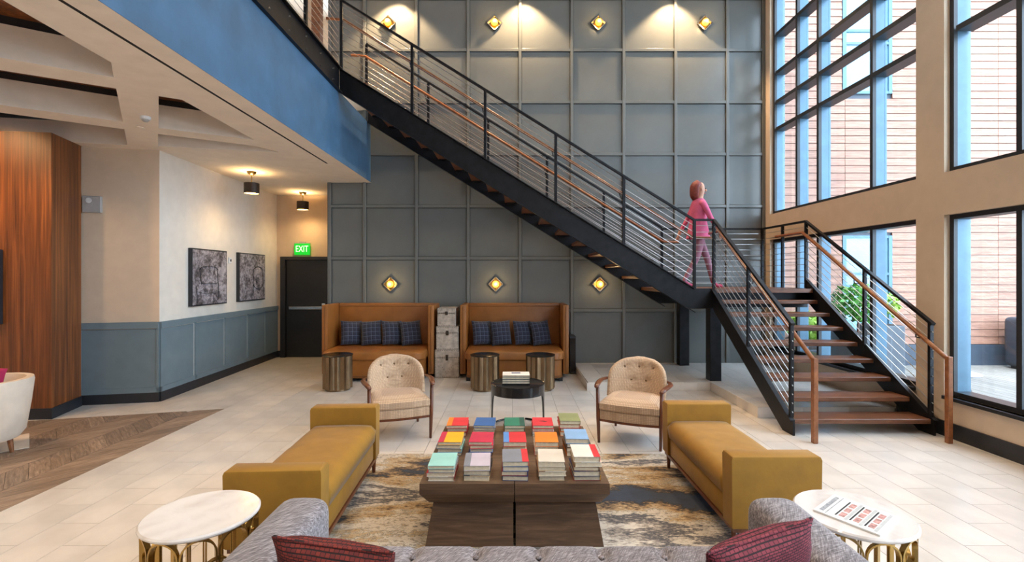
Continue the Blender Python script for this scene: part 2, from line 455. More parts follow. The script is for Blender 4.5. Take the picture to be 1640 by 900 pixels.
bx('wall_end_face', (XL0-.012, XL0, DW-.004, 10.3, 0, ZC), 'grey_paint', wb)
# ---- recess with the door, left wall, angled wall, timber block
A = (-4.80, 6.58); B = (-4.985, 10.25); Cc = (-5.72, 6.39)
def wallseg(name, p, q, z0, z1, th, mat, parent=None):
    """vertical slab whose room face runs p -> q (room on the right hand when walking p to q)"""
    p, q = Vector((p[0], p[1], 0)), Vector((q[0], q[1], 0)); t = (q-p).normalized(); n = Vector((-t.y, t.x, 0))
    bm = new(); loft(bm, [[p+Vector((0,0,z)), q+Vector((0,0,z)), q+n*th+Vector((0,0,z)), p+n*th+Vector((0,0,z))] for z in (z0, z1)])
    return obj(name, bm, mat, parent)
wl = struct(wallseg('wall_left', A, B, 0, ZC, .2, 'plaster'))
wa = struct(wallseg('wall_angled', Cc, A, 0, ZC, .2, 'plaster_tan'))
wd = struct(bx('wall_door', (-5.4, -3.2, 10.25, 10.45, 0, ZC), 'plaster_tan'))
def along(p, q, s0, s1, out, th, z0, z1, name, mat, parent, bev=0):
    p, q = Vector((p[0], p[1], 0)), Vector((q[0], q[1], 0)); t = (q-p).normalized(); n = Vector((t.y, -t.x, 0))
    a, b = p+t*s0+n*out, p+t*s1+n*out
    bm = new(); loft(bm, [[a+Vector((0,0,z)), b+Vector((0,0,z)), b-n*th+Vector((0,0,z)), a-n*th+Vector((0,0,z))] for z in (z0, z1)])
    return obj(name, bm, mat, parent)
LL = math.dist(A, B); LC = math.dist(Cc, A)
for (p, q, L, par, seams) in ((A, B, LL, wl, [0, .78, 1.62, 2.4, 3.1]), (Cc, A, LC, wa, [0])):
    for i, s in enumerate(seams):
        e = seams[i+1] if i+1 < len(seams) else L
        along(p, q, s+.03, e-.03, .012, .012, .2, .99, 'wainscot_panel', 'wainscot_paint', par)
        along(p, q, s, min(s+.03, L), .02, .02, .13, 1.0, 'wainscot_stile', 'wainscot_paint', par)
    along(p, q, L-.03, L, .02, .02, .13, 1.0, 'wainscot_stile', 'wainscot_paint', par)
    along(p, q, 0, L, .02, .02, .13, .2, 'wainscot_rail', 'wainscot_paint', par)
    along(p, q, 0, L, .03, .03, 1.0, 1.085, 'wainscot_cap', 'wainscot_paint', par)
    o = along(p, q, 0, L, .022, .022, 0, .13, 'baseboard_left' if par == wl else 'baseboard_angled', 'black_trim', None); struct(o)
# timber block
T0, T1, T2 = (-5.67, 6.36), (-5.50, 5.77), (-8.6, 5.40)
bm = new(); loft(bm, [[(x, y, z) for x, y in (T1, T0, (-5.72, 6.36), (-5.72, 6.6), (-8.6, 6.6), T2)] for z in (0.0, ZC)])
wt = struct(obj('wall_timber', bm, 'panel_wood'))
struct(along(T2, T1, 0, math.dist(T1, T2)+.012, .012, .011, 0, .13, 'baseboard_timber', 'black_trim', None))
struct(along(T1, T0, -.012, math.dist(T1, T0), .012, .011, 0, .13, 'baseboard_timber_side', 'black_trim', None))
# far left and rear enclosure
struct(bx('wall_far_left', (XLFT-.2, XLFT, YB, 6.6, 0, ZH), 'plaster'))
struct(bx('wall_rear', (XLFT-.2, XR+.3, YB-.2, YB, 0, ZH), 'plaster'))
# ---- low ceiling with skewed coffers
P = lambda x, y: fl(x, y, ZC)
coff = [
    [(-3.12, 2.2), P(178, 100), P(182, 124), P(0, 92), (-5.2, 2.9), (-4.4, 2.2)],
    [P(186, 142), P(197, 195), (P(0, 168)[0]-1.0, P(0, 168)[1]-.65), (P(0, 113)[0]-1.0, P(0, 113)[1]-.63)],
    [P(199, 207), P(204, 232), (-7.3, 5.86), (-7.3, 3.75)],
    [P(254, 154), P(292, 160), P(407, 224), P(254, 205)],
    [P(253, 214.5), P(410, 234), P(447, 244), P(253, 234)],
]
SX0, SX1 = -2.825, -2.795
slot = [(SX0, 2.0), (SX1, 2.0), (SX1, 7.35), (SX0, 7.35)]
bm = new(); edges = []
def ring(poly, z):
    vs = [bm.verts.new((x, y, z)) for x, y in poly]
    for i in range(len(vs)): edges.append(bm.edges.new((vs[i], vs[(i+1) % len(vs)])))
ring([(XLFT, YB), (XF, YB), (XF, DW+.02), (XL0, DW+.02), (XL0, 10.3), (-5.3, 10.3), (-5.3, 6.7), (XLFT, 6.7)], ZC)
for c in coff+[slot]: ring(c, ZC)
bmesh.ops.triangle_fill(bm, use_beauty=True, edges=edges)
cl = struct(obj('ceiling', bm, 'ceiling_paint'))
CD = .34
for c in coff:
    bm = new(); loft(bm, [[(x, y, ZC) for x, y in c], [(x, y, ZC+CD-.07) for x, y in c]], caps=False); obj('coffer_side', bm, 'ceiling_paint', cl)
    cx = sum(p[0] for p in c)/len(c); cy = sum(p[1] for p in c)/len(c)
    big = [(cx+(x-cx)*1.02, cy+(y-cy)*1.02) for x, y in c]
    bm = new(); loft(bm, [[(x, y, ZC+CD-.07) for x, y in big], [(x, y, ZC+CD) for x, y in big]], caps=False); obj('coffer_gap', bm, 'black_trim', cl)
    bm = new(); bm.faces.new([bm.verts.new((x, y, ZC+CD)) for x, y in big]); obj('coffer_top', bm, 'panel_wood', cl)
bm = new(); loft(bm, [[(x, y, ZC) for x, y in slot], [(x, y, ZC+.06) for x, y in slot]]); obj('air_slot', bm, 'dark_void', cl)
# ---- mezzanine: slab, blue fascia, steel edge channel
mz = struct(bx('floor_mezzanine', (XLFT, XF-.02, YB, 7.2, ZM-.06, ZM), 'plaster_tan'))
bx('slab_back', (XLFT, XF-.02, 7.2, 10.3, ZM-.06, ZM), 'plaster_tan', mz)
struct(bx('wall_fascia', (XF-.06, XF, YB, DW-.02, ZC+.002, 4.46), 'blue_paint'))
struct(bx('wall_mezzanine', (XLFT, XL0, 9.9, 10.1, ZM, ZH), 'plaster_tan'))
mzt = struct(bx('trim_1', (-3.55, -3.40, 8.55, 8.70, ZM, ZH), 'stair_wood'))
struct(bx('trim_2', (-3.86, -3.62, 8.95, 9.1, ZM, ZH), 'plaster_tan'))
ch = struct(bx('trim_3', (XF-.02, XF+.004, YB, 7.2, 4.435, ZM), 'blackened_steel'))
bx('channel_flange', (XF+.004, XF+.05, YB, 7.2, ZM-.014, ZM), 'blackened_steel', ch)
bx('channel_flange', (XF+.004, XF+.05, YB, 7.2, 4.435, 4.449), 'blackened_steel', ch)
bm = new(); bmesh.ops.create_cone(bm, cap_ends=True, segments=6, radius1=.016, radius2=.013, depth=.014, matrix=Matrix.Translation((XF+.01, 6.95, 4.70)) @ Matrix.Rotation(math.pi/2, 4, 'Y'))
bolt = obj('bolt', bm, 'chrome', ch)
for k in range(14):
    for dz in (0, -.16):
        if k or dz: inst(bolt, ch, (0, -k*.46, dz))
# ---- high ceiling
hc = struct(bx('ceiling_high', (XLFT, XR+.3, YB, 10.3, ZH, ZH+.2), 'ceiling_paint'))
# ---- right wall with window openings
def dx(x): return FPX*XR/(x-VX)
W1 = (dx(1467), dx(1233)); W2 = (3.45, dx(1512))
ZU, ZL, ZS = 2.815, 2.36, .43
openings = [(W1, (ZU, 6.85)), (W1, (ZS, ZL)), (W2, (ZU, 6.85)), (W2, (ZS, ZL)),
            ((.55, 2.75), (ZU, 6.85)), ((.55, 2.75), (ZS, ZL)), ((-3.2, -.6), (ZU, 6.85)), ((-3.2, -.6), (ZS, ZL))]
ys = sorted({YB, DW+.03, *[v for o in openings for v in o[0]]}); zz = sorted({0, ZH, *[v for o in openings for v in o[1]]})
bm = new()
for i in range(len(ys)-1):
    for k in range(len(zz)-1):
        yc, zc = (ys[i]+ys[i+1])/2, (zz[k]+zz[k+1])/2
        if any(o[0][0] < yc < o[0][1] and o[1][0] < zc < o[1][1] for o in openings): continue
        box(bm, XR, XR+.27, ys[i], ys[i+1], zz[k], zz[k+1])
bmesh.ops.remove_doubles(bm, verts=bm.verts[:], dist=1e-5)
wr = struct(obj('wall_right', bm, 'plaster_tan'))
struct(bx('baseboard_right', (XR-.018, XR, YB, 5.1, 0, .16), 'black_trim'))
struct(bx('baseboard_platform', (XR-.018, XR, 5.1, 5.8, 0, .16), 'black_trim'))
def window(n, oy, oz, mull, trans, sill=False):
    w = struct(bx('window_%d' % n, (XR+.06, XR+.10, oy[0], oy[0]+.05, oz[0], oz[1]), 'window_frame_metal'))
    bx('frame_jamb', (XR+.06, XR+.10, oy[1]-.05, oy[1], oz[0], oz[1]), 'window_frame_metal', w)
    bx('frame_head', (XR+.06, XR+.24, oy[0]+.05, oy[1]-.05, oz[1]-.05, oz[1]), 'window_frame_metal', w)
    bx('frame_sill', (XR+.06, XR+.24, oy[0]+.05, oy[1]-.05, oz[0], oz[0]+.05), 'window_frame_metal', w)
    bx('jamb_side', (XR+.10, XR+.24, oy[1]-.05, oy[1], oz[0], oz[1]), 'sky_tinted_metal', w)
    bx('jamb_side', (XR+.10, XR+.24, oy[0], oy[0]+.05, oz[0], oz[1]), 'sky_tinted_metal', w)
    for m in mull:
        a = bx('mullion', (XR+.055, XR+.10, m-.026, m+.026, oz[0]+.05, oz[1]-.05), 'window_frame_metal', w)
        bx('mullion_fin', (XR+.10, XR+.24, m-.024, m+.024, oz[0]+.05, oz[1]-.05), 'sky_tinted_metal', w)
    cuts = [oy[0]+.05]+sorted(mull)+[oy[1]-.05]; tz = [oz[0]+.05]+list(trans)+[oz[1]-.05]
    for t in trans: 
        for a, b in zip(cuts[:-1], cuts[1:]):
            bx('transom', (XR+.058, XR+.24, a+.026, b-.026, t-.03, t+.03), 'window_frame_metal', w)
    for a, b in zip(cuts[:-1], cuts[1:]):
        for c, d in zip(tz[:-1], tz[1:]):
            bx('pane', (XR+.21, XR+.216, a+.024, b-.024, c+.002, d-.002), 'glass', w)
    if sill: bx('sill_ledge', (XR-.03, XR+.058, oy[0], oy[1], oz[0]-.035, oz[0]), 'window_frame_metal', w)
    return w
TR = [4.32, 4.80, 5.32, 6.0]
dm = lambda x: FPX*(XR+.06)/(x-VX)
M1 = [dm(1396), dm(1310), dm(1276)]; M2 = [dm(1633)]
window(1, W1, (ZU, 6.85), M1, TR); window(2, W1, (ZS, ZL), M1, [], True)
window(3, W2, (ZU, 6.85), M2, TR[:1]+TR[2:]); window(4, W2, (ZS, ZL), M2, [], True)
window(5, (.55, 2.75), (ZU, 6.85), [1.65], TR[:1]); window(6, (.55, 2.75), (ZS, ZL), [1.65], [], True)
window(7, (-3.2, -.6), (ZU, 6.85), [-1.9], TR[:1]); window(8, (-3.2, -.6), (ZS, ZL), [-1.9], [], True)
for (oy, oz) in openings:
    d = bpy.data.lights.new('sky_portal', 'AREA'); d.shape = 'RECTANGLE'; d.size = oz[1]-oz[0]; d.size_y = oy[1]-oy[0]; d.cycles.is_portal = True
    o = bpy.data.objects.new('sky_portal', d); COL.objects.link(o); o.location = (XR+.30, (oy[0]+oy[1])/2, (oz[0]+oz[1])/2)
    o.rotation_euler = (0, math.pi/2, 0)
# ---- door in the recess
door = struct(bx('door_1', (-4.76, -3.84, 10.2, 10.24, 0.01, 2.05), 'door_paint'))
bx('door_frame', (-4.87, -4.77, 10.15, 10.25, 0, 2.12), 'black_trim', door); bx('door_frame', (-3.83, -3.73, 10.15, 10.25, 0, 2.12), 'black_trim', door)
bx('door_frame', (-4.77, -3.83, 10.15, 10.25, 2.055, 2.12), 'black_trim', door)
bx('push_bar', (-4.68, -3.98, 10.12, 10.16, 1.01, 1.075), 'chrome', door, .01)
bx('bar_latch', (-3.98, -3.90, 10.10, 10.2, .95, 1.14), 'chrome', door, .01)
struct(bx('baseboard_door', (-4.985, -4.87, 10.23, 10.25, 0, .13), 'black_trim'))

# ================================================================== OUTSIDE
YS = 9.55
ext = thing('siding_building', 'neighbouring building wing clad in horizontal brown timber boards, outside the windows', 'building', (0, 0, 0))
bx('wall_core', (4.95, 14, YS+.03, YS+.4, -.3, 10), 'cabinet_dark', ext)
bx('plinth', (4.95, 14, YS-.01, YS+.03, -.3, .36), 'cabinet_dark', ext)
XW0, XW1 = (1353-VX)*YS/FPX, (1424-VX)*YS/FPX
exw = [(XW0, XW1, .5, 2.46), (XW0, XW1, 5.36, 7.2)]
pitch = .147; sd_m = {}
k = 0
while .37+k*pitch < 9.9:
    z0 = .37+k*pitch; z1 = z0+pitch-.008; k += 1
    hit = any(z1 > e[2]-.05 and z0 < e[3]+.05 for e in exw)
    spans = [(4.95, XW0-.004), (XW0+.004, 9.6), (9.608, 14)] if not hit else [(4.95, XW0-.06), (XW1+.06, 9.6), (9.608, 14)]
    for a, b in spans:
        key = round(b-a, 3); loc = ((a+b)/2, YS, (z0+z1)/2)
        if key in sd_m: inst(sd_m[key], ext, loc)
        else:
            bm = new(); h = (z1-z0)/2; w = (b-a)/2
            prism(bm, [(-h, -.012), (h, -.002), (h, .03), (-h, .03)], 'X', -w, w)
            for v in bm.verts: v.co = Vector((v.co.x, v.co.z, v.co.y))
            sd_m[key] = obj('siding_board', bm, 'siding_wood', ext, loc=loc)
for (a, b, c, d) in exw:
    f = bx('window', (a-.05, b+.05, YS+.012, YS+.028, c-.05, d+.05), 'ext_glass', ext)
    for q in ((a-.05, a+.02), (b-.02, b+.05), ((a+b)/2+.1, (a+b)/2+.14)): bx('window_bar', (q[0], q[1], YS-.02, YS+.012, c-.05, d+.05), 'sky_tinted_metal', f)
    for q in (c-.05, d, (c+d)/2, (c+d)/2+.25): bx('window_bar', (a+.02, b-.02, YS-.016, YS+.012, q, q+.05), 'sky_tinted_metal', f)
deck = struct(bx('floor_deck', (XR+.28, 14, YB, YS-.012, -.3, -.075), 'deck_grout'))
bm = new(); box(bm, -.066, .066, -7.0, 7.0, 0, .025); s0 = obj('deck_board', bm, 'deck_wood', deck, loc=(5.0, 2.53, -.075))
for k in range(1, 60): inst(s0, deck, (5.0+k*.14, 2.53, -.075))
def shrub(name, label, x, y, r, z, mat, h, w, parent=None, n=700):
    t = thing(name, label, 'shrub', (x, y, -.05))
    bm = new(); box(bm, -w/2, w/2, -w/2, w/2, 0, h, .02); obj('planter_box', bm, 'planter', t)
    bm = new(); box(bm, -w/2+.03, w/2-.03, -w/2+.03, w/2-.03, h-.01, h+.004); obj('soil', bm, 'soil', t)
    bm = new(); tube(bm, [(0, 0, h), (.01, 0, h+(z-h)*.7), (0, 0, z)], .018, 6); obj('stem', bm, 'chair_wood', t)
    rnd = random.Random(int(x*100)); bm = new()
    for k in range(n):
        d = Vector((rnd.gauss(0, 1), rnd.gauss(0, 1), rnd.gauss(0, 1))).normalized()*(r*(.45+.55*rnd.random()**.4))
        d.z *= .8
        c = Vector((0, 0, z))+d; s = .05*(.7+.6*rnd.random())
        a = Vector((rnd.gauss(0, 1), rnd.gauss(0, 1), rnd.gauss(0, 1))).normalized(); b = a.cross(d.normalized()).normalized()
        q = [c-a*s, c+b*s*.5, c+a*s, c-b*s*.5]
        bm.faces.new([bm.verts.new(v) for v in q])
    o = obj('foliage', bm, mat, t); o['kind'] = 'stuff'
shrub('potted_shrub', 'round bright green shrub in a dark planter seen behind the stair handrail', 5.55, 7.75, .40, 1.33, 'leaf', .85, .62)
shrub('potted_shrub', 'yellow-green leafy shrub in a planter low behind the open stair treads', 5.35, 8.85, .36, .85, 'leaf_bright', .45, .5)
shrub('potted_shrub', 'small yellow-green shrub beside the window mullion outside', 6.55, 8.6, .30, 1.25, 'leaf_bright', .9, .5, n=400)
cab = thing('outdoor_cabinet', 'dark rounded outdoor cabinet with pale front on the deck by the siding', 'cabinet', (9.9, 9.05, -.05))
bm = new(); box(bm, -.42, .42, -.3, .3, 0.04, .98, .09, 4); obj('body', bm, 'cabinet_dark', cab, 'auto')
bm = new(); box(bm, -.27, .36, -.315, -.29, .12, .88, .04, 3); obj('front_panel', bm, 'cabinet_front', cab, 'auto')
bx('foot', (-.35, -.25, -.2, .2, 0, .045), 'black_trim', cab); bx('foot', (.25, .35, -.2, .2, 0, .045), 'black_trim', cab)
ot = thing('outdoor_table', 'low round grey outdoor table with splayed legs on the pale deck', 'table', (6.5, 7.0, -.05))
bm = new(); lathe(bm, [(.001, .33), (.22, .33), (.235, .345), (.22, .36), (.001, .36)]); obj('table_top', bm, 'cabinet_front', ot, 'auto')
for k in range(3):
    a = k*2.094+.3; bm = new(); tube(bm, [(.24*math.cos(a), .24*math.sin(a), 0), (.09*math.cos(a), .09*math.sin(a), .34)], .014); obj('leg', bm, 'cabinet_dark', ot)

# ================================================================== STAIRCASE
st = thing('staircase', 'black steel open-riser staircase with brown wooden treads, turning at a landing', 'staircase')
YF, YK = 7.2, 8.62; ZL0 = 1.52
X1 = (1112-VX)*YF/FPX
def ztop(x): return 1.523+(X1-x)*.6195
def stringer(y0, y1, fl0):
    bm = new()
    poly = [(XF+.006, ztop(XF)), (X1, 1.523), (3.005, 1.523), (3.005, 1.225), (2.61, 1.225), (XF+.006, ztop(XF)-.363)]
    prism(bm, poly, 'Y', y0, y1)
    s = obj('stringer', bm, 'blackened_steel', st)
    for dz, nm in ((0, 'flange'), (-.35, 'flange')):
        bm = new(); e = .06*fl0
        p = [(XF+.006, ztop(XF)+dz+.002), (X1-.0, 1.525+dz), (X1, 1.513+dz), (XF+.006, ztop(XF)-.012+dz)]
        prism(bm, p, 'Y', min(y0, y0+e), max(y0, y0+e)); obj(nm, bm, 'blackened_steel', s)
stringer(YF, YF+.02, -.7); stringer(YK, YK+.02, -.7)
NR = 17; RZ = (ZM-ZL0)/NR; G = .297; XS = 2.25
bm = new(); box(bm, -.30, .03, YF+.025, YK-.005, -.05, 0, .006, 1); tr = obj('tread', bm, 'stair_wood', st, loc=(XS, 0, ZL0+RZ))
for k in range(1, NR-1): inst(tr, st, (XS-k*G, 0, ZL0+RZ*(k+1)))
for k in range(0, NR-1):
    for y in (YF+.022, YK-.062): 
        bx('tread_bracket', (XS-k*G-.27, XS-k*G, y, y+.04, ZL0+RZ*(k+1)-.07, ZL0+RZ*(k+1)-.052), 'blackened_steel', st)
# landing
YLF = 7.42
bx('landing', (2.3, 4.50, YF+.03, YK+.1, ZL0-.06, ZL0-.004), 'stair_wood', st)
bx('landing_beam', (3.025, 4.52, YLF-.02, YLF+.0, 1.23, ZL0), 'blackened_steel', st)
bx('landing_beam', (2.62, 4.52, YK+.1, YK+.14, 1.23, ZL0), 'blackened_steel', st)
bx('landing_beam', (4.50, 4.54, YLF, YK+.1, 1.23, ZL0), 'blackened_steel', st)
for (x, y) in ((3.06, 7.34), (3.04, 8.60)):
    bx('column', (x-.085, x+.085, y-.085, y+.085, .131, 1.23), 'blackened_steel', st, .006)
# lower flight
Y0 = 5.19; GL = .275; RL = ZL0/9
def zlow(y): return .165+(y-5.16)*(1.52-.165)/(YF-5.16)
for x in (3.0, 4.505):
    bm = new()
    ye = YF if x < 3.5 else YLF
    poly = [(5.16, 0), (5.16, .165), (ye, zlow(ye) if x > 3.5 else 1.523), (ye, zlow(ye)-.32), (5.36, 0)]
    prism(bm, poly, 'X', x, x+.022); s = obj('stringer', bm, 'blackened_steel', st)
    bm = new(); prism(bm, [(5.16, .165), (ye, zlow(ye)), (ye, zlow(ye)-.012), (5.16, .153)], 'X', x-.03 if x < 3.5 else x+.022, x if x < 3.5 else x+.05); obj('flange', bm, 'blackened_steel', s)
bm = new(); box(bm, 3.025, 4.502, 0, .295, -.052, 0, .006, 1); tl = obj('tread', bm, 'stair_wood', st, loc=(0, Y0, RL))
for k in range(1, 8): inst(tl, st, (0, Y0+k*GL, RL*(k+1)))
# guards
def guard(name, path, zt, zb, posts, side, ncab=10, thick=.045):
    """path(s)->(x,y); zt,zb callables of s"""
    pass
def run(p0, p1, b0, b1, posts, label=None, ncab=10, pw=.042):
    """p0,p1: top rail ends (xyz); b0,b1: bottom z at both ends; posts: list of t in 0..1"""
    p0, p1 = Vector(p0), Vector(p1)
    bm = new(); bar(bm, p0, p1, .045, .03); g = obj('guard_rail', bm, 'blackened_steel', st)
    for t in posts:
        c = p0.lerp(p1, t); b = b0+(b1-b0)*t
        bm = new(); box(bm, c.x-pw/2, c.x+pw/2, c.y-.018, c.y+.018, b, c.z-.01, .003, 1); obj('post', bm, 'blackened_steel', g)
    for k in range(ncab):
        f = (k+.9)/(ncab+.7)
        a = Vector((p0.x, p0.y, p0.z+(b0-p0.z)*f)); b = Vector((p1.x, p1.y, p1.z+(b1-p1.z)*f))
        bm = new(); tube(bm, [a, b], .0042, 6); obj('cable', bm, 'cable_steel', g)
    return g
def zrail(x): return 2.545+(X1-x)*.6225
for (y, px, yo) in ((YF+.01, [543, 660, 777, 890, 999, 1112], 1), (YK+.01, [587, 686, 782, 876, 967, 1060], 1)):
    xs = [(p-VX)*y/FPX for p in px]; xs[0] = XF+.03 if y < 8 else xs[0]
    x0, x1 = xs[0], xs[-1]
    g = run((x0, y, zrail(x0)), (x1, y, zrail(x1)), ztop(x0), ztop(x1), [(v-x0)/(x1-x0) for v in xs])
    yh = y+.07 if y < 8 else y-.07
    bm = new(); pts = [(x0-.25, yh, zrail(x0)-.25+.02), (x0, yh, zrail(x0)-.25), (x1, yh, zrail(x1)-.25), (x1+.28, yh, zrail(x1)-.26)]
    tube(bm, pts, .021, 10); obj('handrail', bm, 'rail_wood', g, 'auto')
    for v in xs[1:]:
        bm = new(); tube(bm, [(v-.03, y, zrail(v)-.33), (v-.03, yh, zrail(v)-.31), (v-.05, yh, zrail(v)-.245)], .007, 6); obj('rail_bracket', bm, 'blackened_steel', g)
# landing guards
xa = (1060-VX)*(YK+.01)/FPX
run((X1, YF+.01, 2.545), (3.011, YF+.01, 2.545), 1.523, 1.523, [1.0])
run((xa, YK+.01, 2.55), (4.47, YK+.01, 2.55), 1.523, 1.523, [1.0])
run((4.47, YK+.01, 2.55), (4.515, YLF, 2.55), 1.523, 1.523, [.5, 1.0])
# lower flight guards
for (x, ya, xh) in ((3.011, YF+.01, 3.09), (4.516, YLF, 4.46)):
    zt = lambda y: 1.20+(y-5.2)*(2.545-1.20)/(ya-5.2)
    g = run((x, ya, 2.545), (x, 5.18, zt(5.18)), 1.52, .165, [.52 if x < 3.5 else .55, .985])
    bm = new()
    zh = lambda y: zt(y)-.17
    pts = [(xh, ya+.35, zh(ya)), (xh, ya, zh(ya)), (xh, 4.96, zh(4.96)-.02), (xh, 4.93, zh(4.93)-.06), (xh, 4.93, 0.0)]
    if x > 3.5: pts[0] = (xh, ya+.75, zh(ya))
    tube(bm, pts[:3], .023, 10); obj('handrail', bm, 'rail_wood', g, 'auto')
    bm = new(); box(bm, xh-.024, xh+.024, 4.91, 4.96, 0, zh(4.96), .004, 1); obj('handrail_post', bm, 'rail_wood', g)
    for t in (.05, .5, .93):
        yv = ya+(5.18-ya)*t; bm = new(); tube(bm, [(x, yv, zh(yv)-.09), (xh, yv, zh(yv)-.08), (xh, yv, zh(yv)-.015)], .007, 6); obj('rail_bracket', bm, 'blackened_steel', g)
# mezzanine guard along the slab edge
mg = thing('mezzanine_guard', 'black steel cable guard rail along the mezzanine edge above the blue fascia', 'railing')
bm = new(); bar(bm, (XF-.01, 0, ZM+1.05), (XF-.01, 7.2, ZM+1.05), .045, .03); obj('guard_rail', bm, 'blackened_steel', mg)
for y in (6.06, 4.9, 3.7, 2.5, 1.3, .1):
    bx('post', (XF-.03, XF+.01, y-.02, y+.02, ZM+.001, ZM+1.04), 'blackened_steel', mg)
for k in range(10):
    bm = new(); tube(bm, [(XF-.01, 0, ZM+.09+k*.094), (XF-.01, 7.19, ZM+.09+k*.094)], .0042, 6); obj('cable', bm, 'cable_steel', mg)

# ================================================================== LIGHT FITTINGS
def sconce(px, py, label, grp):
    x, z = at(px, py, DW); y = DW+.012
    t = thing('wall_sconce', label, 'sconce', (x, y, z), 0, grp)
    bm = new(); bmesh.ops.create_cube(bm, size=1, matrix=Matrix.Rotation(math.pi/4, 4, 'Y') @ Matrix.Translation((0, -.012, 0)) @ Matrix.Diagonal((.19, .022, .19, 1))); obj('back_plate', bm, 'brass', t)
    bm = new(); R = Matrix.Rotation(math.pi/4, 4, 'Y')
    for (a, b, c, d) in ((-.1, -.088, -.1, .1), (.088, .1, -.1, .1), (-.1, .1, -.1, -.088), (-.1, .1, .088, .1)): 
        n0 = len(bm.verts); box(bm, a, b, -.05, -.022, c, d); bm.verts.ensure_lookup_table()
        for v in bm.verts[n0:]: v.co = R @ v.co
    obj('diamond_frame', bm, 'chrome', t)
    bm = new(); sphere(bm, (0, -.07, 0), .062); obj('glass_shade', bm, 'amber_glass', t, True)
    lamp('sconce_light', 'POINT', 5.0, (1, .68, .32), t, (0, -.16, 0), .05)
for px, lb in ((622, 'lit amber wall sconce behind the stair rail, upper row leftmost'), (792, 'lit amber diamond sconce, second from left in the upper row'),
               (958, 'lit amber diamond sconce, third from left in the upper row'), (1128, 'lit amber diamond sconce nearest the tall windows in the upper row')):
    sconce(px, 38, lb, 'upper row of wall sconces')
for px, lb in ((626, 'lit amber diamond sconce above the booth beside the door'), (794, 'lit amber diamond sconce above the booth nearer the stairs'), (960, 'lit amber diamond sconce under the stair flight')):
    sconce(px, 455, lb, 'lower row of wall sconces')
def downlight(x, y, z, label, energy, col, spot=80, r=.07, cat='downlight', tgt=(0, 0, -1), blend=.6, name='recessed_downlight'):
    t = thing(name, label, cat, (x, y, z), 0, 'recessed downlights')
    bm = new(); lathe(bm, [(r+.02, 0), (r+.02, -.008), (r, -.008), (r, 0)], 20); obj('trim_ring', bm, 'white_plastic', t)
    bm = new(); lathe(bm, [(.001, -.002), (r, -.002), (r, 0), (.001, 0)], 20); obj('lens', bm, 'white_light', t)
    lamp('downlight_beam', 'SPOT', energy, col, t, (0, 0, -.02), r, spot, blend, tgt)
WARM = (1, .74, .46)
for px, n in ((636, 'above the stair top'), (838, 'between the second and third sconces'), (1076, 'nearest the tall windows')):
    downlight((px-VX)*DW/FPX, DW-.30, ZH, 'recessed downlight washing the panelled wall '+n, 620, (1, .68, .38), 100, blend=.35)
for i, x in enumerate((-1.6, .9, 3.2)):  # unseen ceiling lamps added as general fill light
    for j, y in enumerate((-2.5, 1.0, 4.2)):
        downlight(x, y, ZH, 'added fill downlight in the high ceiling, %s row, %s' % (('rear', 'middle', 'front')[j], ('fascia side', 'centre', 'window side')[i]), 190, (1, .80, .58), 95, .09)
downlight(-6.4, 4.6, ZC+CD-.001, 'recessed downlight in the coffer before the timber wall', 200, (1, .60, .28), 120, .06, tgt=(0, .5, -1))
downlight(-5.6, 4.62, ZC, 'recessed downlight near the timber corner', 70, (1, .66, .36), 110, .05, tgt=(0, .35, -1))
downlight(-6.3, 2.0, ZC, 'recessed downlight over the lounge chair at far left', 260, (1, .76, .5), 120, .06)
downlight(-4.1, 1.2, ZC, 'recessed downlight over the wooden floor', 320, (1, .78, .55), 120, .06)
for (px, py, lb) in ((403, 275, 'dark drum ceiling lamp on a short stem, nearer one'), (485, 308, 'dark drum ceiling lamp on a short stem by the exit door')):
    x, y = fl(px, py, ZC)
    t = thing('drum_ceiling_lamp', lb, 'ceiling lamp', (x, y, ZC), 0, 'drum lamps in the door passage')
    bm = new(); lathe(bm, [(.001, 0), (.075, 0), (.065, -.03), (.02, -.06), (.001, -.06)], 20); obj('canopy', bm, 'brass', t, 'auto')
    bm = new(); tube(bm, [(0, 0, -.06), (0, 0, -.2)], .008); obj('stem', bm, 'brass', t)
    bm = new(); lathe(bm, [(.112, -.19), (.115, -.19), (.115, -.36), (.112, -.36), (.112, -.19)], 28, caps=False); obj('drum_shade', bm, 'lamp_dark', t, 'auto')
    bm = new(); lathe(bm, [(.001, -.345), (.108, -.345), (.108, -.352), (.001, -.352)], 24); obj('diffuser', bm, 'lamp_warm', t)
    bm = new(); lathe(bm, [(.001, -.2), (.07, -.2), (.07, -.206), (.001, -.206)], 24); obj('uplight_lens', bm, 'lamp_warm', t)
    lamp('lamp_down', 'SPOT', 50, (1, .7, .34), t, (0, 0, -.37), .1, 165, 1.0, (0, 0, -1))
    lamp('lamp_up', 'SPOT', 20, (1, .66, .3), t, (0, 0, -.185), .05, 165, .4, (0, 0, 1))
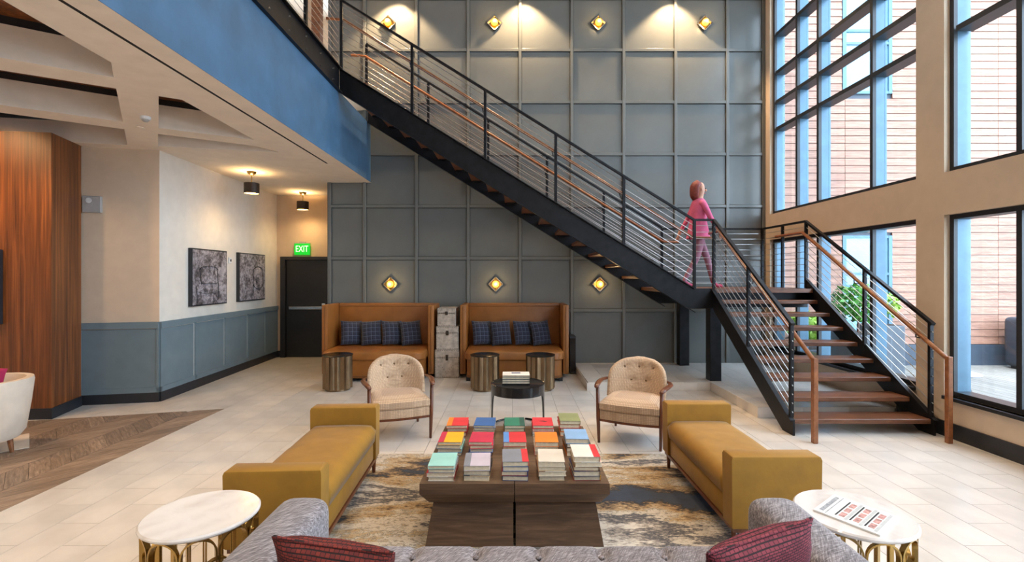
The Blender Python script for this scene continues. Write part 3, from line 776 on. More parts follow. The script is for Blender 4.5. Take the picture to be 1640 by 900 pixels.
# exit sign
x, z = at(484, 399, 10.2)
ex = thing('exit_sign', 'lit green EXIT sign hanging above the black door', 'exit sign', (x, 10.2, z))
bx('sign_panel', (-.165, .165, -.012, .012, -.12, .12), 'exit_green', ex, .006)
bx('mount', (-.06, .06, -.01, .05, .132, .16), 'grey_plastic', ex)
bx('hanger', (-.17, .17, -.014, .014, .12, .132), 'grey_plastic', ex)
fc = bpy.data.curves.new('exit_lettering', 'FONT'); fc.body = 'EXIT'; fc.size = .165; fc.align_x = 'CENTER'; fc.align_y = 'CENTER'; fc.extrude = .002
tmp = bpy.data.objects.new('exit_lettering', fc); COL.objects.link(tmp); bpy.context.view_layer.update()
me = bpy.data.meshes.new_from_object(tmp.evaluated_get(bpy.context.evaluated_depsgraph_get())); bpy.data.objects.remove(tmp)
lo = bpy.data.objects.new('lettering', me); COL.objects.link(lo); lo.parent = ex; lo.location = (0, -.0155, 0); lo.rotation_euler = (math.pi/2, 0, 0); lo.scale = (.8, 1.15, 1)
me.materials.clear(); me.materials.append(MATS['exit_letter'])
# small wall and ceiling fittings
x, y = fl(233, 187, ZC)
t = thing('ceiling_detector', 'small grey dome detector on the pale ceiling between coffers', 'detector', (x, y, ZC))
bm = new(); lathe(bm, [(.05, 0), (.05, -.02), (.045, -.03), (.001, -.03)], 20); obj('base', bm, 'white_plastic', t)
bm = new(); sphere(bm, (0, 0, -.03), .036, (1, 1, .8)); obj('dome', bm, 'grey_plastic', t, True)
x, y = fl(224, 204, ZC)
bm = new(); lathe(bm, [(.04, 0), (.04, -.006), (.001, -.008)], 20); o = obj('sprinkler_cover', bm, 'ceiling_paint', None, loc=(x, y, ZC)); tag(o, 'flush round sprinkler cover in the ceiling beside the dome detector', 'sprinkler')
x, z = at(151, 328, 6.44); ang = math.atan2(A[1]-Cc[1], A[0]-Cc[0])
t = thing('wall_speaker', 'small square grey alarm speaker high on the angled wall', 'speaker', (x, 6.44-.025, z), ang)
bx('case', (-.11, .11, -.03, .03, -.11, .11), 'grey_plastic', t, .01); bm = new(); lathe(bm, [(.001, 0), (.035, 0), (.035, .006), (.001, .006)], 18)
for v in bm.verts: v.co = Vector((v.co.x-.03, -.03-v.co.z, v.co.y+.05))
obj('lens', bm, 'white_plastic', t)
# pictures on the left wall
tw = Vector((B[0]-A[0], B[1]-A[1], 0)).normalized(); aw = math.atan2(tw.y, tw.x)
def on_left(px):         # distance along left wall for a pixel column
    k = (px-VX)/FPX; s = (k*A[1]-A[0])/(tw.x-k*tw.y); return s
def picture(pa, pb, z0, z1, label, mat, draw):
    s0, s1 = on_left(pa), on_left(pb); c = Vector((A[0], A[1], 0))+tw*(s0+s1)/2; w = (s1-s0)/2; h = (z1-z0)/2
    t = thing('framed_painting', label, 'painting', (c.x, c.y, (z0+z1)/2), aw)
    bm = new(); box(bm, -w, w, -.055, -.004, -h, h); obj('frame', bm, 'black_trim', t)
    bm = new(); box(bm, -w+.02, w-.02, -.059, -.055, -h+.02, h-.02); cv = obj('canvas', bm, mat, t)
    for pts in draw:
        bm = new(); tube(bm, [(x*w, -.059, z*h) for x, z in pts], .011, 6, .3); obj('painted_line', bm, 'black_trim', cv)
arc = lambda cx, cz, rx, rz, a0, a1, n=10: [(cx+rx*math.cos(a0+(a1-a0)*k/n), cz+rz*math.sin(a0+(a1-a0)*k/n)) for k in range(n+1)]
picture(301, 358, 1.25, 2.13, 'framed grey abstract painting of an ornate armchair, nearer the room', 'canvas_pale',
        [arc(-.1, .28, .5, .12, math.pi, 0), [(-.6, .28), (-.52, -.15), (-.5, -.25)], [(.4, .28), (.42, -.1), (.45, -.3)], [(-.5, -.22), (.35, -.22)], [(-.75, -.5), (-.2, -.6), (.45, -.48)], [(-.78, -.3), (-.75, -.55), (-.72, -.9)], [(.45, -.3), (.46, -.6), (.42, -.85)]])
picture(378, 420, 1.25, 2.13, 'darker framed abstract painting nearer the exit door', 'canvas_dark',
        [arc(.4, .2, .4, .25, math.pi, 0), [(0, .2), (.02, -.3), (.0, -.8)], [(.8, .2), (.82, -.3), (.85, -.85)], arc(.4, -.3, .38, .2, math.pi, 2*math.pi)])
s = on_left(367); c = Vector((A[0], A[1], 0))+tw*s
t = thing('thermostat', 'small white thermostat between the two paintings', 'thermostat', (c.x, c.y, 1.98), aw)
bx('case', (-.045, .045, -.02, -.003, -.05, .05), 'white_plastic', t, .006); bx('display', (0, .03, -.023, -.0205, -.02, .02), 'screen', t)
# television on the timber block
tt = Vector((T1[0]-T2[0], T1[1]-T2[1], 0)).normalized(); c = Vector((T1[0], T1[1], 0))-tt*1.13
tv = thing('television', 'black wall television at the left picture edge on timber wall', 'television', (c.x, c.y, 1.58), math.atan2(tt.y, tt.x))
bx('bezel', (-.62, .62, -.06, -.005, -.44, .44), 'black_trim', tv, .005); bx('screen', (-.6, .6, -.064, -.0605, -.42, .42), 'screen', tv)

# ================================================================== RUG
rug = bx('area_rug', (-1.4, 1.4, -1.045, 1.045, 0, .012), 'rug'); rug.location = (.09, 3.56, .001)
tag(rug, 'distressed cream, gold and charcoal abstract area rug under the coffee table', 'rug')
# ================================================================== COFFEE TABLE
CX, CY0, CY1, CW, CZ = .016, 2.985, 4.14, .588, .42
ct = thing('coffee_table', 'low square dark wood coffee table covered in stacked books', 'coffee table', (CX, (CY0+CY1)/2, .0135))
hy = (CY1-CY0)/2; zt = CZ-.0135
for s in (-1, 1):
    def rg(w, h, z): 
        xs = sorted((s*.0025, s*w)); return [(xs[0], -h, z), (xs[1], -h, z), (xs[1], h, z), (xs[0], h, z)]
    bm = new(); loft(bm, [rg(CW-.05, hy-.05, zt-.135), rg(CW, hy, zt-.065), rg(CW, hy, zt)]); obj('top_half', bm, 'table_wood', ct)
    rg = lambda w, h, z, s=s: [(s*(.008 if k in (0, 3) else w), (-h if k < 2 else h), z) for k in range(4)]
    bm = new(); loft(bm, [rg(CW-.03, hy-.03, 0), rg(CW-.075, hy-.09, zt-.136)]); obj('pedestal_half', bm, 'table_wood', ct)
# ================================================================== BOOKS
BK = {}
def cover(c):
    n = 'cover_%d_%d_%d' % c
    return plain(n, c, .6, var=.04, scale=8)
BOOKN = [0]
def book(x, y, z, w, d, h, rz, c, spine, side, label, grp, pages=None):
    t = thing('book', label, 'book', (x, y, z), rz, grp)
    key = (round(w, 3), round(d, 3), round(h, 4))
    bm = new(); e = .0022
    s = side          # spine on -1 left or +1 right
    box(bm, -w/2, w/2, -d/2, d/2, 0, e); box(bm, -w/2, w/2, -d/2, d/2, h-e, h)
    obj('cover', bm, cover(c), t)
    bm = new(); box(bm, min(s*w/2, s*(w/2-e)), max(s*w/2, s*(w/2-e)), -d/2, d/2, e, h-e); obj('spine', bm, cover(spine or c), t)
    if spine:
        bm = new(); x0, x1 = sorted((s*w/2, s*(w/2-w*.24))); box(bm, x0-.0004, x1+.0004, -d/2-.0004, d/2+.0004, h-.0003, h+.0006); obj('spine_cloth', bm, cover(spine), t)
    x0, x1 = sorted((s*(w/2-e), -s*(w/2-.004)))
    bm = new(); box(bm, x0, x1, -d/2+.004, d/2-.004, e, h-e); obj('page_block', bm, 'pages', t)
    return t
RED, ORG, YEL, MINT, LAV = (204, 40, 52), (228, 124, 36), (232, 172, 30), (148, 202, 194), (188, 178, 192)
GRY, IVO, WHT, CRM, BLU = (122, 126, 136), (208, 198, 184), (222, 214, 204), (196, 42, 74), (40, 92, 154)
GRN, DGR, OLV, LBL, TAN = (30, 118, 94), (16, 78, 68), (134, 140, 96), (128, 166, 206), (190, 164, 128)
NAVY, BLK, DRD, SKY, BRN = (44, 54, 104), (38, 36, 40), (130, 32, 36), (84, 136, 200), (120, 84, 56)
stacks = [  # column, row, name of the top book, books from bottom to top (colour, spine cloth)
    (0, 0, 'mint', [(WHT, DRD), (IVO, RED), (GRY, None), (MINT, None)]), (1, 0, 'lavender', [(TAN, BLK), (GRY, BLK), (LAV, GRY)]),
    (2, 0, 'grey and red', [(NAVY, None), (DRD, NAVY), (BLU, None), (GRY, RED)]), (3, 0, 'plain ivory', [(TAN, BLK), (IVO, BRN), (TAN, BLK), (IVO, None)]),
    (4, 0, 'white and red', [(DRD, YEL), (NAVY, BLK), (BRN, BLK), (IVO, TAN), (WHT, RED)]),
    (0, 1, 'yellow', [(BLK, None), (LBL, MINT), (GRY, None), (YEL, CRM)]), (1, 1, 'crimson', [(NAVY, None), (SKY, BLU), (RED, None), (CRM, None)]),
    (2, 1, 'red with blue spine', [(IVO, RED), (TAN, DRD), (RED, SKY)]), (3, 1, 'orange', [(DRD, RED), (IVO, BRN), (ORG, None)]),
    (4, 1, 'light blue', [(TAN, ORG), (BRN, None), (BLK, GRY), (LBL, None)]),
    (0, 2, 'red with orange spine', [(DRD, None), (RED, None), (RED, ORG)]), (1, 2, 'dark blue', [(BLK, IVO), (TAN, IVO), (GRY, None), (BLU, None)]),
    (2, 2, 'green', [(BRN, BLK), (TAN, BLK), (GRN, DGR)]), (3, 2, 'scarlet with dark mark', [(IVO, GRY), (LAV, GRY), (RED, None), ((210, 48, 62), None)]),
    (4, 2, 'olive', [(ORG, YEL), (DRD, BRN), (RED, None), (OLV, None)]),
]
colx = [-.446, -.223, .02, .252, .471]; rowy = [3.135, 3.56, 3.99]
rank = {0: 'bottom', 1: 'second from bottom', 2: 'third from bottom', 3: 'fourth from bottom'}
cn = {v: k for k, v in dict(red=RED, orange=ORG, yellow=YEL, mint=MINT, lavender=LAV, grey=GRY, ivory=IVO, white=WHT, crimson=CRM, blue=BLU, green=GRN, olive=OLV, tan=TAN, navy=NAVY, black=BLK, maroon=DRD, brown=BRN).items()}
cn[LBL] = 'light blue'; cn[SKY] = 'sky blue'; cn[DGR] = 'dark green'
rowh = [.0, .0, .0]
for (c, r, nm, bl) in stacks:
    rnd = random.Random(c*10+r); z = CZ+.0008; tgt = {0: .097, 1: .1, 2: .085}[r]
    if (c, r) in ((2, 0), (3, 0)): tgt = .122
    if (c, r) == (4, 0): tgt = .153
    if (c, r) in ((4, 1), (4, 2)): tgt = .122
    ws = [.85+.3*rnd.random() for _ in bl]; tot = sum(ws)
    for i, (col, sp) in enumerate(bl):
        h = tgt*ws[i]/tot; top = i == len(bl)-1
        w = .165 if top else .165+rnd.uniform(-.008, .01); d = .225 if top else .225+rnd.uniform(-.012, .004)
        ox, oy = (0, 0) if top else (rnd.uniform(-.006, .006), rnd.uniform(-.003, .003))
        side = 1 if (c == 4 or nm in ('grey and red', 'green')) else -1
        if not top: side = rnd.choice((-1, 1))
        lb = ('%s book topping its stack on the coffee table' % nm) if top else ('%s book %s in the stack topped by the %s book' % (cn.get(col, 'red'), rank[i], nm))
        t = book(colx[c]+ox, rowy[r]+oy, z, w, d, h-.0008, rnd.uniform(-.04, .04), col, sp, side, lb, 'books stacked on the coffee table')
        if nm.startswith('scarlet') and top:
            bm = new(); prism(bm, [(-.03, .01), (.0, .0), (.03, -.02), (.035, -.008), (.005, .018)], 'Z', h-.0006, h+.0002); obj('printed_mark', bm, 'ink', t)
        z += h+.0001

# ================================================================== ROUND BLACK TABLE with books
RTX, RTY = .065, 5.47
rt = thing('round_side_table', 'round black side table with curved legs behind the coffee table', 'side table', (RTX, RTY, 0))
RZT = .5; RR = .302
bm = new(); lathe(bm, [(.001, RZT-.02), (RR-.012, RZT-.02), (RR-.012, RZT-.008), (RR, RZT), (RR, RZT+.001), (RR-.012, RZT-.006), (.001, RZT-.006)], 48); obj('table_top', bm, 'table_black', rt, 'auto')
def arched_ring(bm, R, th, z1, z0, nleg, legw, ph, n=96):
    """cylindrical apron whose lower edge arches down into legs"""
    per = 2*math.pi/nleg
    def low(a):
        u = abs(((a-ph+per/2) % per)-per/2)/(per/2)        # 0 at leg centre .. 1 mid arch
        if u < legw: return 0.0
        k = (u-legw)/(1-legw); zz = z1-.105
        return zz*(1-(1-min(1, k*3.4))**3.2)
    ro, ri = [], []
    vs = []
    for k in range(n):
        a = 2*math.pi*k/n; lz = low(a)
        vs.append([bm.verts.new((r*math.cos(a), r*math.sin(a), z)) for r, z in ((R, lz), (R, z1), (R-th, z1), (R-th, lz))])
    for k in range(n):
        a, b = vs[k], vs[(k+1) % n]
        for i in range(4):
            j = (i+1) % 4; bm.faces.new((a[i], b[i], b[j], a[j]))
bm = new(); arched_ring(bm, RR, .014, RZT-.003, 0, 2, .1, 0.0, 160); obj('apron_legs', bm, 'table_black', rt, 'auto')
for s in (-1, 1):
    bm = new(); pts = []
    for k in range(13): a = -1.25+2.5*k/12; pts.append(((RR-.007)*math.cos(a)*s, (RR-.007)*math.sin(a), .012))
    tube(bm, pts, .011, 8); obj('foot_rail', bm, 'table_black', rt, 'auto')
z = RZT+.0015
for i in range(4):
    t = book(RTX-.02, RTY+.02, z, .305, .2, .024, 0, (226, 220, 210) if i == 3 else WHT, BLK if i < 3 else None, 1,
             ['bottom book of the pile on the round black table', 'second book from bottom on the round black table', 'third book from bottom on the round black table', 'white book with dark title block atop the round black table'][i], 'books on the round table')
    if i == 3: bx('title_block', (-.05, .05, .0, .055, .0238, .0243), cover(NAVY), t)
    bx('cover_edge', (-.1525, .1525, -.1012, -.1, .0, .006), 'ink', t)
    z += .0252
# ================================================================== DRUM STOOLS
def stool(x, y, label):
    t = thing('fluted_drum_stool', label, 'stool', (x, y, 0), random.random(), 'bronze drum stools')
    n = 14; R = .205; bm = new(); rings = []
    for z, k in ((.03, 1), (.515, 1)):
        rr = []
        for i in range(n*4):
            a = 2*math.pi*i/(n*4); r = R*k-.016*(1 if (i % 4) in (0,) else .0)+ (.012 if i % 4 == 2 else 0)
            rr.append((r*math.cos(a), r*math.sin(a), z))
        rings.append(rr)
    loft(bm, rings); obj('fluted_body', bm, 'bronze', t, 'auto')
    bm = new(); lathe(bm, [(.001, 0), (R-.03, 0), (R-.03, .03), (.001, .03)], 32); obj('base_ring', bm, 'bronze', t, 'auto')
    bm = new(); lathe(bm, [(.001, .515), (R+.016, .515), (R+.018, .525), (R+.006, .53), (.001, .526)], 40); obj('top_plate', bm, 'bronze_top', t, 'auto')
for (px, lb) in ((537, 'bronze fluted drum stool before the booth by the door'), (776, 'bronze fluted drum stool left of the round black table'), (866, 'bronze fluted drum stool right of the round black table')):
    x, y = fl(px, 626); stool(x, y+.1, lb)
# ================================================================== BOOTHS
def pillow_mesh(w, h, t, bm, n=12, seed=0):
    rows = []
    for side in (1, -1):
        g = []
        for i in range(n+1):
            r = []
            for j in range(n+1):
                u, v = -1+2*i/n, -1+2*j/n
                k = (max(0, 1-abs(u)**2.4)*max(0, 1-abs(v)**2.4))**.5
                pin = 1-.06*(1-abs(u)**2)*(abs(v)**4); pin2 = 1-.06*(1-abs(v)**2)*(abs(u)**4)
                r.append(bm.verts.new((u*w/2*pin2, -side*(t/2*k+.002)+.006*noise.noise((u*2+seed, v*2, side)), v*h/2*pin)))
            g.append(r)
        rows.append(g)
        for i in range(n):
            for j in range(n): bm.faces.new((g[i][j], g[i+1][j], g[i+1][j+1], g[i][j+1]))
    a, b = rows
    edge = [(i, 0) for i in range(n)]+[(n, j) for j in range(n)]+[(i, n) for i in range(n, 0, -1)]+[(0, j) for j in range(n, 0, -1)]
    for k in range(len(edge)):
        p, q = edge[k], edge[(k+1) % len(edge)]
        bm.faces.new((a[p[0]][p[1]], b[p[0]][p[1]], b[q[0]][q[1]], a[q[0]][q[1]]))
def booth(x0, x1, label):
    cx = (x0+x1)/2; w = (x1-x0)/2
    t = thing('leather_booth', label, 'booth sofa', (cx, 8.2, 0), 0, 'tan leather booths')
    yb, yw, ys = .58, -.08, -.43         # back, wing front, seat front (local)
    zt = 1.225
    bm = new(); box(bm, -w+.1, w-.1, yb-.13, yb, .06, zt, .015); obj('back_panel', bm, 'leather', t, 'auto')
    for s in (-1, 1):
        xs = sorted((s*w, s*(w-.1))); bm = new(); box(bm, xs[0], xs[1], yw, yb, .06, zt, .015); wg = obj('wing', bm, 'leather', t, 'auto')
        bm = new(); xi = s*(w-.05); tube(bm, [(xi, yw-.001, .1), (xi, yw-.001, zt-.03), (xi, yb-.1, zt-.03+.03)], .006, 6); obj('nailhead_trim', bm, 'leather_trim', wg)
    bm = new(); tube(bm, [(-w+.1, yb-.132, zt-.05), (w-.1, yb-.132, zt-.05)], .006, 6); obj('nailhead_trim', bm, 'leather_trim', t)
    # seat cushion with rounded front corners
    def plan(inset, sc=0):
        a = w-.105-inset; f = ys+inset; b = yb-.135; r = .16; pts = [(a, b), (-a, b)]
        for k in range(7): th = math.pi+k*math.pi/12; pts.append((-a+r+r*math.cos(th)-(.05 if False else 0), f+r+r*math.sin(th)))
        for k in range(7): th = 1.5*math.pi+k*math.pi/12; pts.append((a-r+r*math.cos(th), f+r+r*math.sin(th)))
        return pts
    bm = new(); loft(bm, [[(x, y, z) for x, y in plan(i)] for i, z in ((.02, .345), (0, .365), (0, .455), (.02, .485), (.07, .5))]); obj('seat_cushion', bm, 'leather', t, 'auto')
    bm = new(); loft(bm, [[(x, y, z) for x, y in plan(.03)] for z in (.06, .343)]); sb = obj('seat_base', bm, 'leather', t, 'auto')
    bm = new(); loft(bm, [[(x, y, z) for x, y in plan(.024)] for z in (.06, .1)]); obj('base_band', bm, 'leather_trim', sb, 'auto')
    for s in (-1, 1):
        for y in (ys+.12, yb-.1): bx('foot', (s*(w-.16)-.03, s*(w-.16)+.03, y-.03, y+.03, 0, .06), 'black_trim', t)
    return cx, w
for (x0, x1, nm) in ((-3.20, -1.315, 'beside the door'), (-.875, .955, 'beside the stairs')):
    cx, w = booth(x0, x1, 'tan leather high-backed booth sofa '+nm)
    pos = [-.56, -.20, .155, .49] if x0 < -2 else [-.57, -.235, .15, .46]
    ordn = ['leftmost', 'second from left', 'second from right', 'rightmost']
    for k, px in enumerate(pos):
        bm = new(); pillow_mesh(.36, .43, .18, bm, 12, k); 
        o = obj('plaid_pillow', bm, 'plaid', None, True); o.location = (cx+px, 8.2+.58-.305-.015*(k % 2), .7165)
        o.rotation_euler = (-.3, 0, 0); o.rotation_euler[2] = [.5, .18, .55, .42][k]; o.rotation_euler[1] = [.05, -.06, .05, -.04][k]
        tag(o, 'navy plaid pillow, %s on the booth %s' % (ordn[k], nm), 'pillow', 'plaid pillows on the booths')
# ================================================================== TRUNKS
for (xa, xb, za, zb, lb) in ((696, 735.5, 0, .47, 'largest riveted metal-clad trunk at the bottom of the stack'), (698, 734.5, .472, .862, 'middle riveted trunk in the stack between the booths'), (700, 730, .864, 1.17, 'smallest riveted trunk on top of the stack')):
    x0, x1 = (xa-VX)*8.12/FPX, (xb-VX)*8.12/FPX; w = (x1-x0)/2-.004; h = zb-za
    t = thing('riveted_trunk', lb, 'trunk', ((x0+x1)/2, 8.12+.22, za), 0, 'stacked trunks')
    bm = new(); box(bm, -w, w, -.22, .22, 0, h*.72, .006); obj('trunk_body', bm, 'trunk_canvas', t)
    bm = new(); box(bm, -w, w, -.22, .22, h*.724, h, .006); obj('trunk_lid', bm, 'trunk_canvas', t)
    bx('clasp', (-.022, .022, -.232, -.22, h*.62, h*.82), 'rivet', t, .003)
    bm = new(); R = []
    n = int(w*2/.03)
    for k in range(n+1):
        xx = -w+.012+k*(2*w-.024)/n; R += [(xx, .014), (xx, h*.70), (xx, h*.745), (xx, h-.014)]
    for k in range(int(h/.03)): R += [(-w+.012, .02+k*.03), (w-.012, .02+k*.03)]
    if za == 0:
        for k in range(9): R += [(-.1+k*.025, .07+abs(k-4)*.035)]
    for (a, b) in R:
        if b < h: box(bm, a-.004, a+.004, -.226, -.219, b-.004, b+.004)
    o = obj('rivets', bm, 'rivet', t); o['kind'] = 'stuff'
# black box beside the booth
x0, x1 = (910-VX)*8.5/FPX, (920-VX)*8.5/FPX
t = thing('floor_speaker', 'slim black floor speaker between the booth and the platform', 'speaker', ((x0+x1)/2+.02, 8.55, 0))
bx('case', (-.055, .055, -.1, .2, .0, .66), 'black_trim', t, .006); bx('grille', (-.045, .045, -.108, -.1005, .04, .62), 'screen', t)

# ================================================================== ARMCHAIRS
def armchair(x, y, rz, label):
    t = thing('armchair', label, 'armchair', (x, y, 0), rz, 'tufted armchairs')
    # local: front is -y
    bm = new()
    def sp(hw, f, b, z): 
        pts = [(-hw*.9, b, z), (-hw, f+.05, z)]
        for k in range(9): u = -1+2*k/8; pts.append((hw*u*.985, f-.03*(1-u*u)+.0, z))
        return pts+[(hw, f+.05, z), (hw*.9, b, z)]
    loft(bm, [[p for p in sp(.295, -.33, .22, .25)], [p for p in sp(.295, -.33, .22, .335)]]); obj('seat_base', bm, 'chair_cloth', t, 'auto')
    bm = new(); loft(bm, [sp(.285, -.325, .2, .337), sp(.30, -.34, .21, .355), sp(.30, -.34, .21, .41), sp(.27, -.30, .2, .44), sp(.15, -.15, .12, .455)]); obj('seat_cushion', bm, 'chair_cloth', t, 'auto')
    bm = new(); loft(bm, [sp(.297, -.332, .22, .225), sp(.297, -.332, .22, .249)]); obj('seat_rail', bm, 'chair_wood', t, 'auto')
    # back
    Wb, z0, z1, zc = .30, .40, .80, .55; N = 20
    btn = [(-.155, .70), (0, .70), (.155, .70), (-.08, .56), (.08, .56)]
    def yc(x, z): return .235-.16*(abs(x)/.3)**2.2+(z-z0)*.30
    bm = new(); rings = []
    nz = 22
    for k in range(nz+1):
        z = z0+(z1-z0)*k/nz; q = max(0, (z-zc)/(z1-zc)); hw = Wb*(1-min(q, .998)**3.0)**(1/2.3)+.012
        fr, bk = [], []
        for i in range(N+1):
            u = -1+2*i/N; xx = hw*u; e = max(.0, 1-abs(u)**6)**.5; cap = min(1, (z1-z)/.03+.25) if z > z1-.03 else 1
            th = .055*e*cap+.004; dm = sum(.028*math.exp(-((xx-bx_)**2+(z-bz)**2)/.0011) for bx_, bz in btn)
            fr.append((xx, yc(xx, z)-th+dm, z)); bk.append((xx, yc(xx, z)+th*.7, z))
        rings.append(fr+bk[::-1])
    loft(bm, rings); bk_o = obj('backrest', bm, 'chair_cloth', t, True)
    for (bx_, bz) in btn:
        bm = new(); sphere(bm, (bx_, yc(bx_, bz)-.034, bz), .0125, u=10, v=6); obj('button', bm, 'dark_button', bk_o, True)
    # wooden legs and arms
    for s in (-1, 1):
        bm = new(); tube(bm, [(s*.305, -.315, 0), (s*.312, -.315, .25), (s*.318, -.32, .57)], [.014, .021, .018], 8); obj('front_leg', bm, 'chair_wood', t, True)
        bm = new(); tube(bm, [(s*.27, .31, 0), (s*.255, .23, .26), (s*.25, .22, .4)], [.014, .02, .018], 8); obj('rear_leg', bm, 'chair_wood', t, True)
        pts = [(s*.318, -.36, .575), (s*.33, -.28, .585), (s*.352, -.12, .585), (s*.36, .04, .575), (s*.34, .17, .565), (s*.29, .26, .565)]
        bm = new(); tube(bm, pts, [.022, .03, .03, .027, .024, .018], 10, .6); obj('armrest', bm, 'chair_wood', t, True)
    return t
rc = ((.879+1.459)/2, (4.965+4.70)/2)
an = math.atan2(4.70-4.965, 1.459-.879)
armchair(rc[0]+.315*math.sin(-an)*1, rc[1]+.315*math.cos(an), an, 'beige tufted armchair with wooden arms in front of the stairs')
an2 = math.radians(20); fx, fy = -.853, 5.10
lx, ly = .312, -.315
armchair(fx-(lx*math.cos(an2)-ly*math.sin(an2)), fy-(lx*math.sin(an2)+ly*math.cos(an2)), an2, 'beige tufted armchair with wooden arms near the door-side booth')
# ================================================================== MUSTARD DAYBEDS
def daybed(x, y, rz, L, Wd, zt, label):
    """local: x across, y along; origin at centre"""
    t = thing('velvet_daybed', label, 'daybed', (x, y, 0), rz, 'mustard daybeds')
    hw, hl = Wd/2, L/2
    for s in (-1, 1):
        ys = sorted((s*hl, s*(hl-.13)))
        bm = new(); fl0 = .02
        rings = [[(-hw+i, ys[0]+i, z), (hw-i, ys[0]+i, z), (hw-i, ys[1]-i, z), (-hw+i, ys[1]-i, z)] for i, z in ((.006, .15), (0, .16), (-.004, zt-.025), (.002, zt-.008), (.016, zt))]
        loft(bm, rings); obj('end_arm', bm, 'velvet_mustard', t, 'auto')
    a = hl-.133
    bm = new(); box(bm, -hw+.018, hw-.018, -a, a, .15, .30, .014); obj('seat_box', bm, 'velvet_mustard', t, 'auto')
    bm = new(); n, m = 14, 24; w2 = hw+.004
    top = []
    for i in range(n+1):
        r = []
        for j in range(m+1):
            u, v = -1+2*i/n, -1+2*j/m
            e = (1-abs(u)**7)**.5
            z = .40+.05*e+.012*(1-u*u)*(1-v*v)+.004*noise.noise((u*2, v*5, .3))
            r.append((w2*u, a*v, z))
        top.append(r)
    g = [[bm.verts.new(p) for p in r] for r in top]
    for i in range(n):
        for j in range(m): bm.faces.new((g[i][j], g[i+1][j], g[i+1][j+1], g[i][j+1]))
    lo = {}
    ed = [(i, 0) for i in range(n)]+[(n, j) for j in range(m)]+[(i, m) for i in range(n, 0, -1)]+[(0, j) for j in range(m, 0, -1)]
    lowv = [bm.verts.new((g[i][j].co.x*.955, g[i][j].co.y, .308)) for i, j in ed]
    for k in range(len(ed)):
        p, q = ed[k], ed[(k+1) % len(ed)]; bm.faces.new((g[p[0]][p[1]], lowv[k], lowv[(k+1) % len(ed)], g[q[0]][q[1]]))
    bm.faces.new(lowv)
    obj('seat_cushion', bm, 'velvet_mustard', t, True)
    bx('wood_plinth', (-hw+.012, hw-.012, -hl+.012, hl-.012, .125, .149), 'chair_wood', t)
    for sx in (-1, 1):
        for sy in (-1, 1):
            bm = new(); tube(bm, [(sx*(hw-.035), sy*(hl-.05), .0135), (sx*(hw-.035), sy*(hl-.05), .126)], [.014, .02], 8); obj('leg', bm, 'chair_wood', t)
# left one slightly turned, right one square to the room
daybed(-1.395, 3.475, math.radians(2.6), 1.46, .54, .60, 'mustard velvet daybed with low end arms left of the coffee table')
daybed(1.622, 3.64, 0, 1.36, .545, .60, 'mustard velvet daybed with low end arms right of the coffee table')
# ================================================================== GREY SOFA (nearest)
SX, SYF = .124, 2.32
so = thing('tufted_sofa', 'grey tweed sofa with tufted seat in the foreground', 'sofa', (SX, 1.85, 0))
hw = 1.21; 
for s in (-1, 1):
    xs = sorted((s*(hw), s*(hw-.235)))
    bm = new(); rings = []
    N = 14
    xc = (xs[0]+xs[1])/2; hwid = .1175
    def sec(y, k): 
        pts = [(xc-hwid*k, y, .06), (xc+hwid*k, y, .06)]
        for i in range(N+1): th = math.pi*i/N; pts.append((xc+hwid*k*(abs(math.cos(th))**.55)*(1 if math.cos(th) > 0 else -1), y, .585+.085*k*math.sin(th)**.7))
        return pts
    rings = [sec(-.60, 1), sec(.37, 1), sec(.395, .985), sec(.41, .95), sec(.415, .9)]
    loft(bm, rings); obj('arm', bm, 'tweed', so, 'auto')
bm = new(); box(bm, -hw+.236, hw-.236, -.38, .40, .1, .27, .02); obj('seat_base', bm, 'tweed', so, 'auto')
bm = new(); a0, b0, b1 = hw-.238, -.38, SYF-1.85
n, m = 96, 30; g = []
btn = [(-.876+.292*i, .395-.27*j) for i in range(7) for j in range(3)]
for i in range(n+1):
    r = []
    for j in range(m+1):
        u, v = i/n, j/m; xx = -a0+2*a0*u; yy = b0+(b1-b0)*v
        z = .405+.022*min(1, (b1-yy)/.05+.0)**.5 if b1-yy < .05 else .427
        dm = sum(.034*math.exp(-((xx-p)**2+(yy-q)**2)/.0016) for p, q in btn)
        crease = .016*math.exp(-min(((xx-p)/.016)**2 for p, q in btn))
        r.append(bm.verts.new((xx, yy, z-dm-crease)))
    g.append(r)
for i in range(n):
    for j in range(m): bm.faces.new((g[i][j], g[i+1][j], g[i+1][j+1], g[i][j+1]))
ed = [(i, 0) for i in range(n)]+[(n, j) for j in range(m)]+[(i, m) for i in range(n, 0, -1)]+[(0, j) for j in range(m, 0, -1)]
lowv = [bm.verts.new((g[i][j].co.x, g[i][j].co.y, .272)) for i, j in ed]
for k in range(len(ed)):
    p, q = ed[k], ed[(k+1) % len(ed)]; bm.faces.new((g[p[0]][p[1]], lowv[k], lowv[(k+1) % len(ed)], g[q[0]][q[1]]))
bm.faces.new(lowv)
sc = obj('tufted_seat', bm, 'tweed', so, True)
for (p, q) in btn:
    bm = new(); sphere(bm, (p, q, .394), .014, (1, 1, .6), 10, 6); obj('button', bm, 'tweed', sc, True)
bm = new(); box(bm, -hw+.236, hw-.236, -.60, -.385, .1, .74, .05, 4); obj('back', bm, 'tweed', so, 'auto')
for sx in (-1, 1):
    for y in (-.5, .3):
        bm = new(); tube(bm, [(sx*(hw-.1), y, 0), (sx*(hw-.1), y, .06)], [.015, .022], 8); obj('leg', bm, 'chair_wood', so)
